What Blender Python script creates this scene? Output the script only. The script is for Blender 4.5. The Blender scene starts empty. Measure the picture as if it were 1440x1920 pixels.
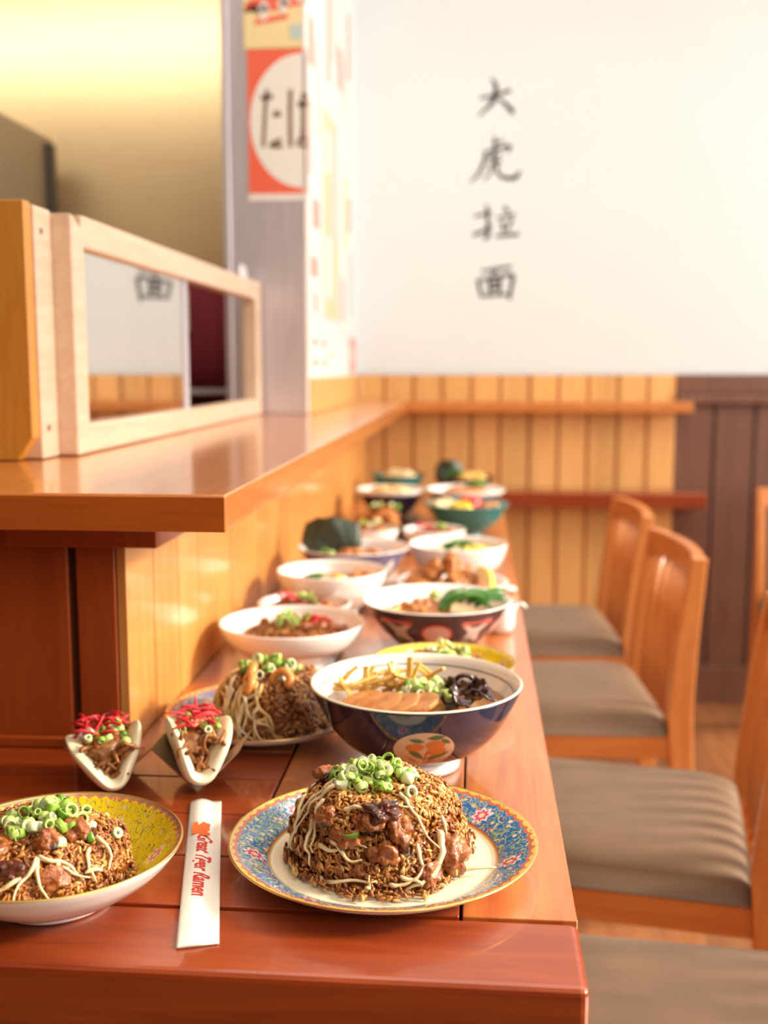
import bpy, bmesh, math, random
import numpy as np
from mathutils import Vector, Matrix, noise as mnoise

# ------------------------------------------------------------------ camera, light, exposure
SC = bpy.context.scene
COL = SC.collection
PI = math.pi
FPX, PITCH = 2060.0, math.radians(7.604)
YAW = math.atan(175 / FPX * math.cos(PITCH))
CAMZ = 1.17
cam_d = bpy.data.cameras.new('camera'); cam = bpy.data.objects.new('camera', cam_d); COL.objects.link(cam)
cam.location = (0, 0, CAMZ); cam.rotation_euler = (PI / 2 - PITCH, 0, YAW)
cam_d.sensor_fit = 'VERTICAL'; cam_d.sensor_height = 36.0; cam_d.lens = FPX / 1920 * 36
cam_d.clip_start = 0.05
cam_d.dof.use_dof = True; cam_d.dof.focus_distance = 0.90; cam_d.dof.aperture_fstop = 3.9
SC.camera = cam
SC.view_settings.view_transform = 'Standard'; SC.view_settings.look = 'None'
SC.view_settings.gamma = 1.0; SC.view_settings.exposure = 0.22; SC.view_settings.use_curve_mapping = False
SC.cycles.max_bounces = 8; SC.cycles.sample_clamp_indirect = 6.0; SC.cycles.use_denoising = True

w = bpy.data.worlds.new('world'); SC.world = w; w.use_nodes = True
w.node_tree.nodes['Background'].inputs[0].default_value = (1.0, 0.97, 0.93, 1)
w.node_tree.nodes['Background'].inputs[1].default_value = 1.5

def area(name, loc, target, sx, sy, power, color, spread=180):
    l = bpy.data.lights.new(name, 'AREA'); l.shape = 'RECTANGLE'; l.size = sx; l.size_y = sy
    l.energy = power; l.color = color; l.spread = math.radians(spread)
    o = bpy.data.objects.new(name, l); COL.objects.link(o); o.location = loc
    o.rotation_euler = (Vector(target) - Vector(loc)).to_track_quat('-Z', 'Y').to_euler()
    return o
sun = bpy.data.lights.new('sun', 'SUN'); sun.energy = 6.5; sun.angle = math.radians(12); sun.color = (1.0, 0.86, 0.66)
suno = bpy.data.objects.new('sun', sun); COL.objects.link(suno)
suno.rotation_euler = Vector((-1.0, -0.04, -0.50)).to_track_quat('-Z', 'Y').to_euler()
area('window_light', (3.1, 1.4, 1.75), (0, 1.3, 1.0), 3.6, 1.9, 74, (1.0, 0.95, 0.89))
area('ceiling_fill', (0.6, 1.6, 2.85), (0.6, 1.6, 0), 2.6, 2.6, 34, (1.0, 0.93, 0.84))  # soft overhead fill, added to keep the end wall bright
area('kitchen_light', (-1.25, 2.72, 2.22), (-1.25, 3.2, 1.98), 2.0, 0.14, 7.0, (1.0, 0.88, 0.72))
area('front_fill', (1.3, -0.9, 2.1), (-0.2, 0.95, 0.8), 1.3, 1.0, 19, (1.0, 0.93, 0.80))  # unseen fill added behind the viewer to brighten the front dishes

FW = Vector((-math.sin(YAW) * math.cos(PITCH), math.cos(YAW) * math.cos(PITCH), -math.sin(PITCH)))
RT = Vector((math.cos(YAW), math.sin(YAW), 0)); UP = RT.cross(FW)
def at(x, y, Y):                      # measured point of the photograph on the plane at depth Y
    d = FW + RT * ((x - 720) / FPX) + UP * ((960 - y) / FPX); t = Y / d.y
    return Vector((d.x * t, Y, CAMZ + d.z * t))
def atx(x, y, X):
    d = FW + RT * ((x - 720) / FPX) + UP * ((960 - y) / FPX); t = X / d.x
    return Vector((X, d.y * t, CAMZ + d.z * t))
def atz(x, y, Z):
    d = FW + RT * ((x - 720) / FPX) + UP * ((960 - y) / FPX); t = (Z - CAMZ) / d.z
    return Vector((d.x * t, d.y * t, Z))

# ------------------------------------------------------------------ material helpers
class G:
    def __init__(s, name):
        s.m = bpy.data.materials.new(name); s.m.use_nodes = True
        s.t = s.m.node_tree; s.n = s.t.nodes; s.b = s.n['Principled BSDF']
        s._c = None
    def link(s, v, inp):
        if isinstance(v, bpy.types.NodeSocket): s.t.links.new(v, inp)
        elif isinstance(v, (tuple, list)) and len(v) == 3 and inp.type == 'RGBA': inp.default_value = (*v, 1)
        else: inp.default_value = v
    def set(s, **k):
        for a, v in k.items():
            nm = {'col': 'Base Color', 'rough': 'Roughness', 'metal': 'Metallic', 'coat': 'Coat Weight', 'coatr': 'Coat Roughness',
                  'sss': 'Subsurface Weight', 'trans': 'Transmission Weight', 'ior': 'IOR', 'alpha': 'Alpha', 'norm': 'Normal',
                  'spec': 'Specular IOR Level', 'sheen': 'Sheen Weight', 'emis': 'Emission Color', 'emis_s': 'Emission Strength',
                  'ssss': 'Subsurface Scale'}[a]
            s.link(v, s.b.inputs[nm])
        return s
    @property
    def co(s):
        if s._c is None: s._c = s.n.new('ShaderNodeTexCoord').outputs['Object']
        return s._c
    def M(s, op, a, b=0.0, c=0.0):
        n = s.n.new('ShaderNodeMath'); n.operation = op
        s.link(a, n.inputs[0]); s.link(b, n.inputs[1]); s.link(c, n.inputs[2]); return n.outputs[0]
    def sep(s, v=None):
        n = s.n.new('ShaderNodeSeparateXYZ'); s.link(v if v is not None else s.co, n.inputs[0]); return n.outputs
    def comb(s, x, y, z):
        n = s.n.new('ShaderNodeCombineXYZ'); s.link(x, n.inputs[0]); s.link(y, n.inputs[1]); s.link(z, n.inputs[2]); return n.outputs[0]
    def mapv(s, scale, loc=(0, 0, 0), v=None):
        n = s.n.new('ShaderNodeMapping'); n.inputs['Scale'].default_value = scale; n.inputs['Location'].default_value = loc
        s.link(v if v is not None else s.co, n.inputs[0]); return n.outputs[0]
    def noise(s, v=None, scale=5, detail=3, rough=0.5, dist=0.0):
        n = s.n.new('ShaderNodeTexNoise'); s.link(v if v is not None else s.co, n.inputs['Vector'])
        n.inputs['Scale'].default_value = scale; n.inputs['Detail'].default_value = detail
        n.inputs['Roughness'].default_value = rough; n.inputs['Distortion'].default_value = dist
        return n.outputs['Fac']
    def vor(s, v=None, scale=5, rnd=1.0, out='Distance'):
        n = s.n.new('ShaderNodeTexVoronoi'); s.link(v if v is not None else s.co, n.inputs['Vector'])
        n.inputs['Scale'].default_value = scale; n.inputs['Randomness'].default_value = rnd
        return n if out is None else n.outputs[out]
    def ramp(s, f, stops, mode='LINEAR'):
        n = s.n.new('ShaderNodeValToRGB'); s.link(f, n.inputs[0]); e = n.color_ramp.elements; n.color_ramp.interpolation = mode
        while len(e) < len(stops): e.new(0.5)
        for i, (p, c) in enumerate(stops):
            e[i].position = p; e[i].color = (*c, 1) if len(c) == 3 else c
        return n.outputs[0]
    def mix(s, f, a, b, blend='MIX'):
        n = s.n.new('ShaderNodeMix'); n.data_type = 'RGBA'; n.blend_type = blend
        s.link(f, n.inputs[0]); s.link(a, n.inputs[6]); s.link(b, n.inputs[7]); return n.outputs[2]
    def bump(s, h, strength=0.3, dist=0.002):
        n = s.n.new('ShaderNodeBump'); n.inputs['Strength'].default_value = strength; n.inputs['Distance'].default_value = dist
        s.link(h, n.inputs['Height']); s.link(n.outputs[0], s.b.inputs['Normal']); return s
    def lt(s, a, b): return s.M('LESS_THAN', a, b)
    def gt(s, a, b): return s.M('GREATER_THAN', a, b)

def plain(name, col, rough=0.5, **k):
    return G(name).set(col=col, rough=rough, **k).m
def varied(name, c1, c2, rough=0.5, scale=60, bump=0.0, **k):
    g = G(name); f = g.noise(scale=scale, detail=4)
    g.set(col=g.ramp(f, [(0.3, c1), (0.7, c2)]), rough=rough, **k)
    if bump: g.bump(f, bump, 0.003)
    return g.m
def wood(name, c1, c2, axis='x', board=None, baxis=None, rough=0.35, coat=0.5, var=0.35, coatr=0.08, off=0.0):
    g = G(name)
    st = {'x': (1.2, 14, 14), 'y': (14, 1.2, 14), 'z': (14, 14, 1.2)}[axis]
    v = g.mapv(st)
    if board:
        idx = g.M('FLOOR', g.M('DIVIDE', g.M('ADD', g.sep()['XYZ'.index(baxis.upper())], off), board))
        wn = g.n.new('ShaderNodeTexWhiteNoise'); wn.noise_dimensions = '1D'; g.link(idx, wn.inputs['W'])
        vv = g.n.new('ShaderNodeVectorMath'); vv.operation = 'ADD'; g.link(v, vv.inputs[0]); g.link(wn.outputs['Color'], vv.inputs[1]); v = vv.outputs[0]
    f = g.noise(v, 3.0, 6, 0.6, 1.2); f2 = g.noise(v, 14.0, 3, 0.6)
    col = g.mix(g.M('MULTIPLY', f2, 0.5), g.ramp(f, [(0.3, c1), (0.68, c2)]), tuple(a * 0.72 for a in c1))
    if board:
        k = g.M('ADD', g.M('MULTIPLY', wn.outputs['Value'], var), 1 - var / 2)
        cc = g.n.new('ShaderNodeVectorMath'); cc.operation = 'SCALE'; g.link(col, cc.inputs[0]); g.link(k, cc.inputs[3]); col = cc.outputs[0]
    g.set(col=col, rough=rough, coat=coat, coatr=coatr); g.bump(f2, 0.04, 0.001)
    return g.m

M = {}
M['counter'] = wood('red brown varnished wood', (0.24, 0.028, 0.0025), (0.38, 0.066, 0.007), 'x', 0.0893, 'y', rough=0.4, coat=0.75, var=0.4, coatr=0.07, off=0.003)
M['counter_long_lit'] = wood('sunlit red brown wood lengthwise', (0.42, 0.095, 0.016), (0.64, 0.22, 0.045), 'y', 0.0924, 'x', rough=0.35, coat=0.9, var=0.35, coatr=0.07, off=0.0134)  # paler than the crosswise planks: sunlight and gloss put into the colour
M['counter_edge'] = wood('red brown varnished edge', (0.22, 0.026, 0.0025), (0.37, 0.062, 0.006), 'x', rough=0.35, coat=0.7)
M['gap'] = plain('dark seam', (0.02, 0.006, 0.003), 0.9)
M['ledge'] = wood('orange varnished pine', (0.54, 0.17, 0.030), (0.72, 0.28, 0.065), 'y', rough=0.35, coat=0.9, coatr=0.12)
M['ledge_shaded'] = wood('shaded orange pine edge', (0.46, 0.095, 0.010), (0.60, 0.15, 0.02), 'x', rough=0.35, coat=0.5)  # ledge pine in a darker tone, shade of the unlit front painted in
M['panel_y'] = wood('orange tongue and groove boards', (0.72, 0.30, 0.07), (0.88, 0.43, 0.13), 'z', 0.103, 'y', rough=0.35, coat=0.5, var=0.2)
M['panel_shaded'] = wood('shaded orange boards', (0.36, 0.060, 0.006), (0.48, 0.095, 0.012), 'z', rough=0.45, coat=0.3)  # partition boards turned from the sun, their shade put into the colour
M['far_panel'] = wood('light orange wainscot boards', (0.76, 0.38, 0.115), (0.90, 0.53, 0.19), 'z', 0.1, 'x', rough=0.45, coat=0.3, var=0.22)
M['dark_panel'] = wood('brown painted wainscot', (0.14, 0.058, 0.034), (0.21, 0.092, 0.056), 'z', 0.11, 'x', rough=0.5, coat=0.2, var=0.3)
M['chair'] = wood('orange chair wood', (0.55, 0.18, 0.04), (0.72, 0.28, 0.075), 'z', rough=0.35, coat=0.4)
M['chair_h'] = wood('orange chair wood rails', (0.50, 0.15, 0.03), (0.66, 0.24, 0.06), 'x', rough=0.35, coat=0.4)
M['frame'] = wood('sunlit pine frame', (0.72, 0.50, 0.34), (0.85, 0.66, 0.48), 'y', rough=0.45, coat=0.2)  # sunlight on the frame painted in as a paler pine
M['post'] = wood('shaded pine post', (0.62, 0.25, 0.03), (0.74, 0.34, 0.05), 'z', rough=0.45, coat=0.3)  # shade on the viewer-facing end board painted in as deeper orange
M['wall'] = varied('warm white paint', (0.725, 0.78, 0.79), (0.745, 0.80, 0.81), 0.7, 3)
M['ceiling'] = plain('ceiling paint', (0.85, 0.82, 0.76), 0.8)
M['floor'] = wood('brown floor boards', (0.20, 0.075, 0.028), (0.34, 0.14, 0.05), 'y', 0.12, 'x', rough=0.4, coat=0.3, var=0.4)
M['ink'] = plain('black ink', (0.012, 0.010, 0.008), 0.6)
g = G('taupe cushion fabric'); f = g.noise(g.mapv((1, 1, 1)), 700, 2); f2 = g.noise(scale=9, detail=3)
g.set(col=g.mix(g.M('MULTIPLY', f, 0.6), g.ramp(f2, [(0.3, (0.150, 0.080, 0.036)), (0.7, (0.200, 0.112, 0.054))]), (0.085, 0.045, 0.022)), rough=0.7, sheen=0.12)
g.bump(f, 0.2, 0.0006); M['cushion'] = g.m
g = G('brushed warm steel'); f = g.noise(g.mapv((2, 2, 90)), 4, 3)
g.set(col=g.ramp(f, [(0.2, (0.74, 0.57, 0.33)), (0.8, (0.84, 0.67, 0.41))]), metal=0.85, rough=0.44); M['warm_steel'] = g.m
g = G('brushed grey steel'); f = g.noise(g.mapv((40, 40, 1.5)), 4, 3)
g.set(col=g.ramp(f, [(0.2, (0.62, 0.58, 0.62)), (0.8, (0.78, 0.74, 0.78))]), metal=0.45, rough=0.32); M['steel'] = g.m
M['dull_steel'] = plain('dull kitchen steel', (0.30, 0.24, 0.16), 0.5, metal=0.6)
M['holder'] = G('satin steel sheet').set(col=(0.45, 0.42, 0.40), metal=1.0, rough=0.28).m
g = G('half reflecting glass pane'); gl = g.n.new('ShaderNodeBsdfGlossy'); gl.inputs['Roughness'].default_value = 0.02; gl.inputs['Color'].default_value = (0.93, 0.92, 0.90, 1)
tr = g.n.new('ShaderNodeBsdfTransparent'); tr.inputs['Color'].default_value = (0.9, 0.9, 0.88, 1); ms_ = g.n.new('ShaderNodeMixShader'); ms_.inputs[0].default_value = 0.80
g.t.links.new(tr.outputs[0], ms_.inputs[1]); g.t.links.new(gl.outputs[0], ms_.inputs[2]); g.t.links.new(ms_.outputs[0], g.n['Material Output'].inputs['Surface']); M['glass'] = g.m
M['white'] = plain('white glazed porcelain', (0.86, 0.84, 0.81), 0.12, coat=0.5)
M['cream'] = plain('cream glaze', (0.86, 0.80, 0.64), 0.12, coat=0.5)
M['gold'] = plain('gold rim', (0.80, 0.52, 0.18), 0.25, metal=0.8)
M['line'] = plain('grey blue line glaze', (0.16, 0.22, 0.28), 0.2)
M['navy'] = G('navy glaze'); g = M['navy']; f = g.noise(g.mapv((1, 1, 60)), 2, 2)
g.set(col=g.ramp(f, [(0.3, (0.003, 0.006, 0.022)), (0.75, (0.008, 0.022, 0.085))]), rough=0.10, coat=0.6); M['navy'] = g.m
M['teal'] = plain('teal glaze', (0.01, 0.20, 0.20), 0.15, coat=0.5)
M['black_glaze'] = plain('black glaze', (0.03, 0.022, 0.02), 0.2, coat=0.4)
M['bun'] = varied('steamed bun dough', (0.94, 0.82, 0.52), (0.95, 0.87, 0.62), 0.45, 12, sss=0.0, ssss=0.006)
M['ginger'] = varied('red pickled ginger', (0.65, 0.015, 0.03), (0.80, 0.05, 0.06), 0.3, 90, sss=0.1, ssss=0.003)
M['sprout'] = varied('bean sprout', (0.72, 0.54, 0.27), (0.86, 0.73, 0.47), 0.28, 120, sss=0.2, ssss=0.003)
M['noodle'] = varied('yellow noodle', (0.66, 0.42, 0.12), (0.80, 0.58, 0.24), 0.3, 90, sss=0.15, ssss=0.003)
M['bamboo'] = varied('bamboo shoot', (0.60, 0.34, 0.06), (0.76, 0.50, 0.13), 0.3, 90, sss=0.1, ssss=0.003)
g = G('glazed brown chicken'); f = g.noise(scale=70, detail=5, rough=0.65); f2 = g.noise(scale=38, detail=3)
col = g.ramp(f, [(0.30, (0.14, 0.022, 0.004)), (0.52, (0.36, 0.10, 0.018)), (0.72, (0.60, 0.25, 0.07))])
g.set(col=g.mix(g.ramp(f2, [(0.54, (0, 0, 0)), (0.66, (1, 1, 1))]), col, (0.045, 0.010, 0.004)), rough=0.26, coat=0.3); g.bump(f, 0.9, 0.004); M['meat'] = g.m
M['meat_dark'] = varied('charred glazed chicken', (0.035, 0.010, 0.006), (0.16, 0.035, 0.012), 0.2, 120, 0.6, coat=0.5)
M['karaage'] = varied('fried batter', (0.26, 0.075, 0.012), (0.54, 0.20, 0.04), 0.45, 60, 0.8)
M['pork'] = varied('pulled pork', (0.20, 0.06, 0.012), (0.44, 0.18, 0.05), 0.35, 80, 0.4)
M['chashu'] = varied('braised pork slice', (0.34, 0.10, 0.02), (0.60, 0.26, 0.07), 0.35, 70, 0.2, coat=0.2)
M['shrimp'] = varied('cooked shrimp', (0.66, 0.18, 0.02), (0.82, 0.38, 0.10), 0.3, 70)
M['fungus'] = plain('wood ear mushroom', (0.05, 0.018, 0.015), 0.25, coat=0.3)
M['nori'] = varied('dark nori', (0.012, 0.02, 0.012), (0.04, 0.055, 0.03), 0.45, 90, 0.3)
M['leaf'] = varied('wilted green leaf', (0.03, 0.13, 0.015), (0.10, 0.30, 0.04), 0.3, 40)
M['lemon'] = plain('lemon', (0.85, 0.60, 0.03), 0.35)
M['yolk'] = plain('egg yolk', (0.90, 0.52, 0.01), 0.2)
M['broth'] = varied('brown broth', (0.40, 0.13, 0.02), (0.56, 0.24, 0.05), 0.15, 60, coat=0.3)
M['creamy'] = varied('creamy broth', (0.62, 0.40, 0.18), (0.74, 0.54, 0.28), 0.2, 30)
M['red'] = plain('poster red', (0.90, 0.15, 0.075), 0.6)
M['poster_white'] = plain('poster white', (0.86, 0.84, 0.79), 0.6)
M['poster_yellow'] = plain('poster yellow', (0.92, 0.76, 0.40), 0.6)
M['poster_brown'] = plain('poster brown', (0.22, 0.12, 0.07), 0.6)
M['poster_peach'] = plain('poster peach', (0.85, 0.66, 0.42), 0.6)
M['poster_green'] = plain('poster pale green', (0.55, 0.66, 0.60), 0.6)
M['poster_pink'] = plain('poster pink', (0.80, 0.36, 0.30), 0.6)
M['maroon'] = plain('maroon cloth', (0.20, 0.012, 0.025), 0.8)
M['lavender'] = plain('painted steel', (0.50, 0.47, 0.52), 0.4)
M['paper'] = varied('white paper', (0.80, 0.76, 0.66), (0.84, 0.80, 0.71), 0.55, 30)
M['print_red'] = plain('red print', (0.66, 0.035, 0.02), 0.5)
M['print_orange'] = plain('orange print', (0.80, 0.14, 0.03), 0.5)
RICE = [varied('rice dark', (0.17, 0.042, 0.006), (0.28, 0.080, 0.013), 0.26, 150, coat=0.3),
        varied('rice brown', (0.28, 0.090, 0.016), (0.42, 0.155, 0.030), 0.30, 150, coat=0.25),
        varied('rice golden', (0.48, 0.180, 0.028), (0.62, 0.285, 0.055), 0.30, 150, coat=0.25),
        varied('rice pale', (0.58, 0.34, 0.10), (0.68, 0.45, 0.17), 0.30, 150, coat=0.25)]
SCAL = [varied('scallion dark green', (0.07, 0.22, 0.012), (0.15, 0.34, 0.025), 0.3, 200),
        varied('scallion mid green', (0.22, 0.42, 0.035), (0.34, 0.54, 0.07), 0.3, 200),
        varied('scallion pale green', (0.44, 0.62, 0.13), (0.58, 0.71, 0.24), 0.3, 200),
        varied('scallion white', (0.66, 0.70, 0.40), (0.74, 0.77, 0.52), 0.3, 200)]

def famille(name, base, line1, line2, R, r_in, centre, edge1, edge2, wd=1.0):
    """enamel floral band between radii r_in..R (object space), scalloped border outside, plain centre"""
    g = G(name); x, y, z = g.sep()
    r = g.M('SQRT', g.M('ADD', g.M('MULTIPLY', x, x), g.M('MULTIPLY', y, y)))
    a = g.M('ARCTAN2', y, x)
    v = g.comb(g.M('MULTIPLY', g.M('SINE', a), 0.0), 0, 0)
    p = g.comb(g.M('MULTIPLY', a, R * 0.85), r, 0.0)
    # scrolling vines
    n1 = g.noise(p, 120, 1.0, 0.4, 1.6); n2 = g.noise(g.mapv((1, 1, 1), (3.1, 1.7, 0), p), 110, 1.0, 0.4, 1.4)
    l1 = g.lt(g.M('ABSOLUTE', g.M('SUBTRACT', n1, 0.5)), 0.030 * wd)
    l2 = g.lt(g.M('ABSOLUTE', g.M('SUBTRACT', n2, 0.5)), 0.014 * wd)
    col = g.mix(l1, base, line1); col = g.mix(l2, col, line2)
    # small buds
    vb = g.vor(p, 130, 1.0, None); bd = g.lt(vb.outputs['Distance'], 0.26 * wd)
    bc = g.ramp(g.sep(vb.outputs['Color'])[0], [(0.0, (0.70, 0.10, 0.10)), (0.3, (0.75, 0.62, 0.20)), (0.55, (0.20, 0.42, 0.16)), (0.8, (0.82, 0.70, 0.66))], 'CONSTANT')
    col = g.mix(bd, col, bc)
    # flowers, evenly round the band
    NF = 7
    ap = g.M('DIVIDE', a, 2 * PI / NF); fa = g.M('MULTIPLY', g.M('SUBTRACT', g.M('FRACT', g.M('ADD', ap, 20.12)), 0.5), 2 * PI / NF * (R + r_in) / 2)
    fr = g.M('SUBTRACT', r, (R * 0.93 + r_in) / 2)
    fd = g.M('SQRT', g.M('ADD', g.M('MULTIPLY', fa, fa), g.M('MULTIPLY', fr, fr)))
    pet = g.M('ADD', 0.0085 * R / 0.13, g.M('MULTIPLY', g.M('SINE', g.M('MULTIPLY', g.M('ARCTAN2', fr, fa), 8)), 0.0016))
    idx = g.n.new('ShaderNodeTexWhiteNoise'); idx.noise_dimensions = '1D'; g.link(g.M('FLOOR', g.M('ADD', ap, 20.12)), idx.inputs['W'])
    fc = g.ramp(idx.outputs['Value'], [(0, (0.72, 0.08, 0.20)), (0.5, (0.80, 0.55, 0.52)), (0.75, (0.60, 0.10, 0.08))], 'CONSTANT')
    col = g.mix(g.lt(fd, pet), col, (0.86, 0.74, 0.72)); col = g.mix(g.lt(fd, g.M('MULTIPLY', pet, 0.72)), col, fc)
    col = g.mix(g.lt(fd, g.M('MULTIPLY', pet, 0.34)), col, (0.85, 0.70, 0.40))
    # scalloped border
    sc = g.M('ABSOLUTE', g.M('SINE', g.M('MULTIPLY', a, 30)))
    rb = g.M('SUBTRACT', R * 0.955, g.M('MULTIPLY', sc, R * 0.022))
    col = g.mix(g.gt(r, rb), col, edge2)
    rb2 = g.M('SUBTRACT', R * 0.978, g.M('MULTIPLY', sc, R * 0.022)); col = g.mix(g.gt(r, rb2), col, edge1)
    vb2 = g.vor(p, 260, 1.0, None); dots = g.M('MULTIPLY', g.lt(vb2.outputs['Distance'], 0.25), g.gt(r, R * 0.93))
    col = g.mix(dots, col, edge2)
    # inner gold line, key-fret ring, plain centre
    col = g.mix(g.lt(r, r_in + 0.0022), col, edge2); col = g.mix(g.lt(r, r_in + 0.0012), col, (0.70, 0.48, 0.12))
    col = g.mix(g.lt(r, r_in), col, centre)
    g.set(col=col, rough=0.14, coat=0.5)
    return g.m
M['blue_plate'] = famille('blue floral enamel', (0.035, 0.16, 0.42), (0.72, 0.60, 0.22), (0.34, 0.52, 0.14), 0.131, 0.096, (0.88, 0.81, 0.58), (0.72, 0.48, 0.10), (0.58, 0.14, 0.06))
M['blue_plate_small'] = famille('blue floral enamel small', (0.12, 0.22, 0.46), (0.72, 0.62, 0.30), (0.50, 0.20, 0.18), 0.115, 0.078, (0.86, 0.78, 0.58), (0.80, 0.56, 0.20), (0.62, 0.20, 0.10))
M['yellow_bowl'] = famille('yellow floral enamel', (0.92, 0.70, 0.010), (0.30, 0.36, 0.06), (0.45, 0.10, 0.16), 0.101, 0.062, (0.84, 0.76, 0.50), (0.14, 0.17, 0.30), (0.60, 0.20, 0.07), 0.62)

# ------------------------------------------------------------------ mesh helpers
class MB:
    def __init__(s): s.v = []; s.f = []; s.mi = []
    def add(s, vs, fs, mi=0):
        o = len(s.v); s.v.extend([tuple(p) for p in vs]); s.f.extend([tuple(i + o for i in f) for f in fs]); s.mi.extend([mi] * len(fs)); return s
    def box(s, x0, x1, y0, y1, z0, z1, mi=0):
        vs = [(x, y, z) for z in (z0, z1) for y in (y0, y1) for x in (x0, x1)]
        return s.add(vs, [(0, 2, 3, 1), (4, 5, 7, 6), (0, 1, 5, 4), (2, 6, 7, 3), (0, 4, 6, 2), (1, 3, 7, 5)], mi)
    def prism(s, poly, axis, a, b, mi=0):          # poly: 2-D outline in the two other axes, extruded from a to b along axis
        n = len(poly)
        def P(p, t): return {'x': (t, p[0], p[1]), 'y': (p[0], t, p[1]), 'z': (p[0], p[1], t)}[axis]
        vs = [P(p, a) for p in poly] + [P(p, b) for p in poly]
        fs = [tuple(range(n))[::-1], tuple(range(n, 2 * n))] + [(i, (i + 1) % n, n + (i + 1) % n, n + i) for i in range(n)]
        return s.add(vs, fs, mi)
    def tube(s, pts, rad, seg=8, mi=0, flat=1.0):
        pts = [Vector(p) for p in pts]; n = len(pts); vs = []; fs = []
        if not hasattr(rad, '__len__'): rad = [rad] * n
        prev = None
        for i, p in enumerate(pts):
            t = (pts[min(i + 1, n - 1)] - pts[max(i - 1, 0)]).normalized()
            if prev is None:
                u = t.cross(Vector((0, 0, 1)));  u = u if u.length > 1e-3 else t.cross(Vector((1, 0, 0)))
                u.normalize()
            else:
                u = prev - t * prev.dot(t); u = u.normalized() if u.length > 1e-6 else t.orthogonal().normalized()
            prev = u; b = t.cross(u)
            for k in range(seg):
                a = 2 * PI * k / seg; vs.append(p + u * math.cos(a) * rad[i] + b * math.sin(a) * rad[i] * flat)
        for i in range(n - 1):
            for k in range(seg):
                k2 = (k + 1) % seg; fs.append((i * seg + k, i * seg + k2, (i + 1) * seg + k2, (i + 1) * seg + k))
        fs.append(tuple(range(seg))[::-1]); fs.append(tuple((n - 1) * seg + k for k in range(seg)))
        return s.add(vs, fs, mi)
    def lathe(s, prof, seg=64, mi=None, c=(0, 0, 0), closed=False):
        # prof: (r, z[, material index of the band that starts here])
        n = len(prof); vs = []
        for p in prof:
            for k in range(seg):
                a = 2 * PI * k / seg; vs.append((c[0] + p[0] * math.cos(a), c[1] + p[0] * math.sin(a), c[2] + p[1]))
        o = len(s.v); s.v.extend(vs)
        for i in range(n if closed else n - 1):
            j = (i + 1) % n
            for k in range(seg):
                k2 = (k + 1) % seg
                s.f.append((o + i * seg + k, o + i * seg + k2, o + j * seg + k2, o + j * seg + k))
                s.mi.append(prof[i][2] if len(prof[i]) > 2 else (mi or 0))
        return s
    def blob(s, c, r, seed=0, amp=0.25, freq=1.5, sub=3, mi=0, rot=None):
        b = bmesh.new(); bmesh.ops.create_icosphere(b, subdivisions=sub, radius=1.0)
        off = Vector((seed * 3.17, seed * 1.31, seed * 0.73)); vs = []
        R = rot or Matrix.Identity(3)
        for vv in b.verts:
            p = vv.co; k = 1 + amp * mnoise.noise(p * freq + off) + amp * 0.45 * mnoise.noise(p * freq * 3 + off)
            q = Vector((p.x * r[0], p.y * r[1], p.z * r[2])) * k
            vs.append(Vector(c) + R @ q)
        fs = [tuple(x.index for x in f.verts) for f in b.faces]; b.free()
        return s.add(vs, fs, mi)
    def mesh(s, name, mats, smooth=True):
        me = bpy.data.meshes.new(name); me.from_pydata(s.v, [], s.f); me.update()
        for m in (mats if isinstance(mats, (list, tuple)) else [mats]): me.materials.append(m)
        me.polygons.foreach_set('material_index', s.mi)
        me.polygons.foreach_set('use_smooth', [smooth] * len(s.f))
        return me
    def build(s, name, mats, parent=None, smooth=True, loc=None, bevel=0, fix=True, sub=0, autos=None):
        me = s.mesh(name, mats, smooth)
        if fix:
            b = bmesh.new(); b.from_mesh(me); bmesh.ops.recalc_face_normals(b, faces=b.faces); b.to_mesh(me); b.free()
        o = bpy.data.objects.new(name, me); COL.objects.link(o)
        if parent is not None: o.parent = parent
        if loc is not None: o.location = loc
        if bevel:
            m = o.modifiers.new('bevel', 'BEVEL'); m.width = bevel; m.segments = 3; m.limit_method = 'ANGLE'; m.angle_limit = math.radians(40)
            m.harden_normals = False
        if sub: m = o.modifiers.new('sub', 'SUBSURF'); m.levels = sub; m.render_levels = sub
        if autos:
            try: me.set_sharp_from_angle(angle=math.radians(autos))
            except Exception: pass
        return o
def tag(o, label=None, cat=None, group=None, kind=None):
    if label: o['label'] = label
    if cat: o['category'] = cat
    if group: o['group'] = group
    if kind: o['kind'] = kind
    return o
def empty(name, loc, label, cat, group=None, rz=0):
    o = bpy.data.objects.new(name, None); COL.objects.link(o); o.location = loc; o.rotation_euler = (0, 0, rz)
    o.empty_display_size = 0.03
    return tag(o, label, cat, group)
def struct(o, label=None): return tag(o, label, None, None, 'structure')
rnd = random.Random(7)

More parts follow.
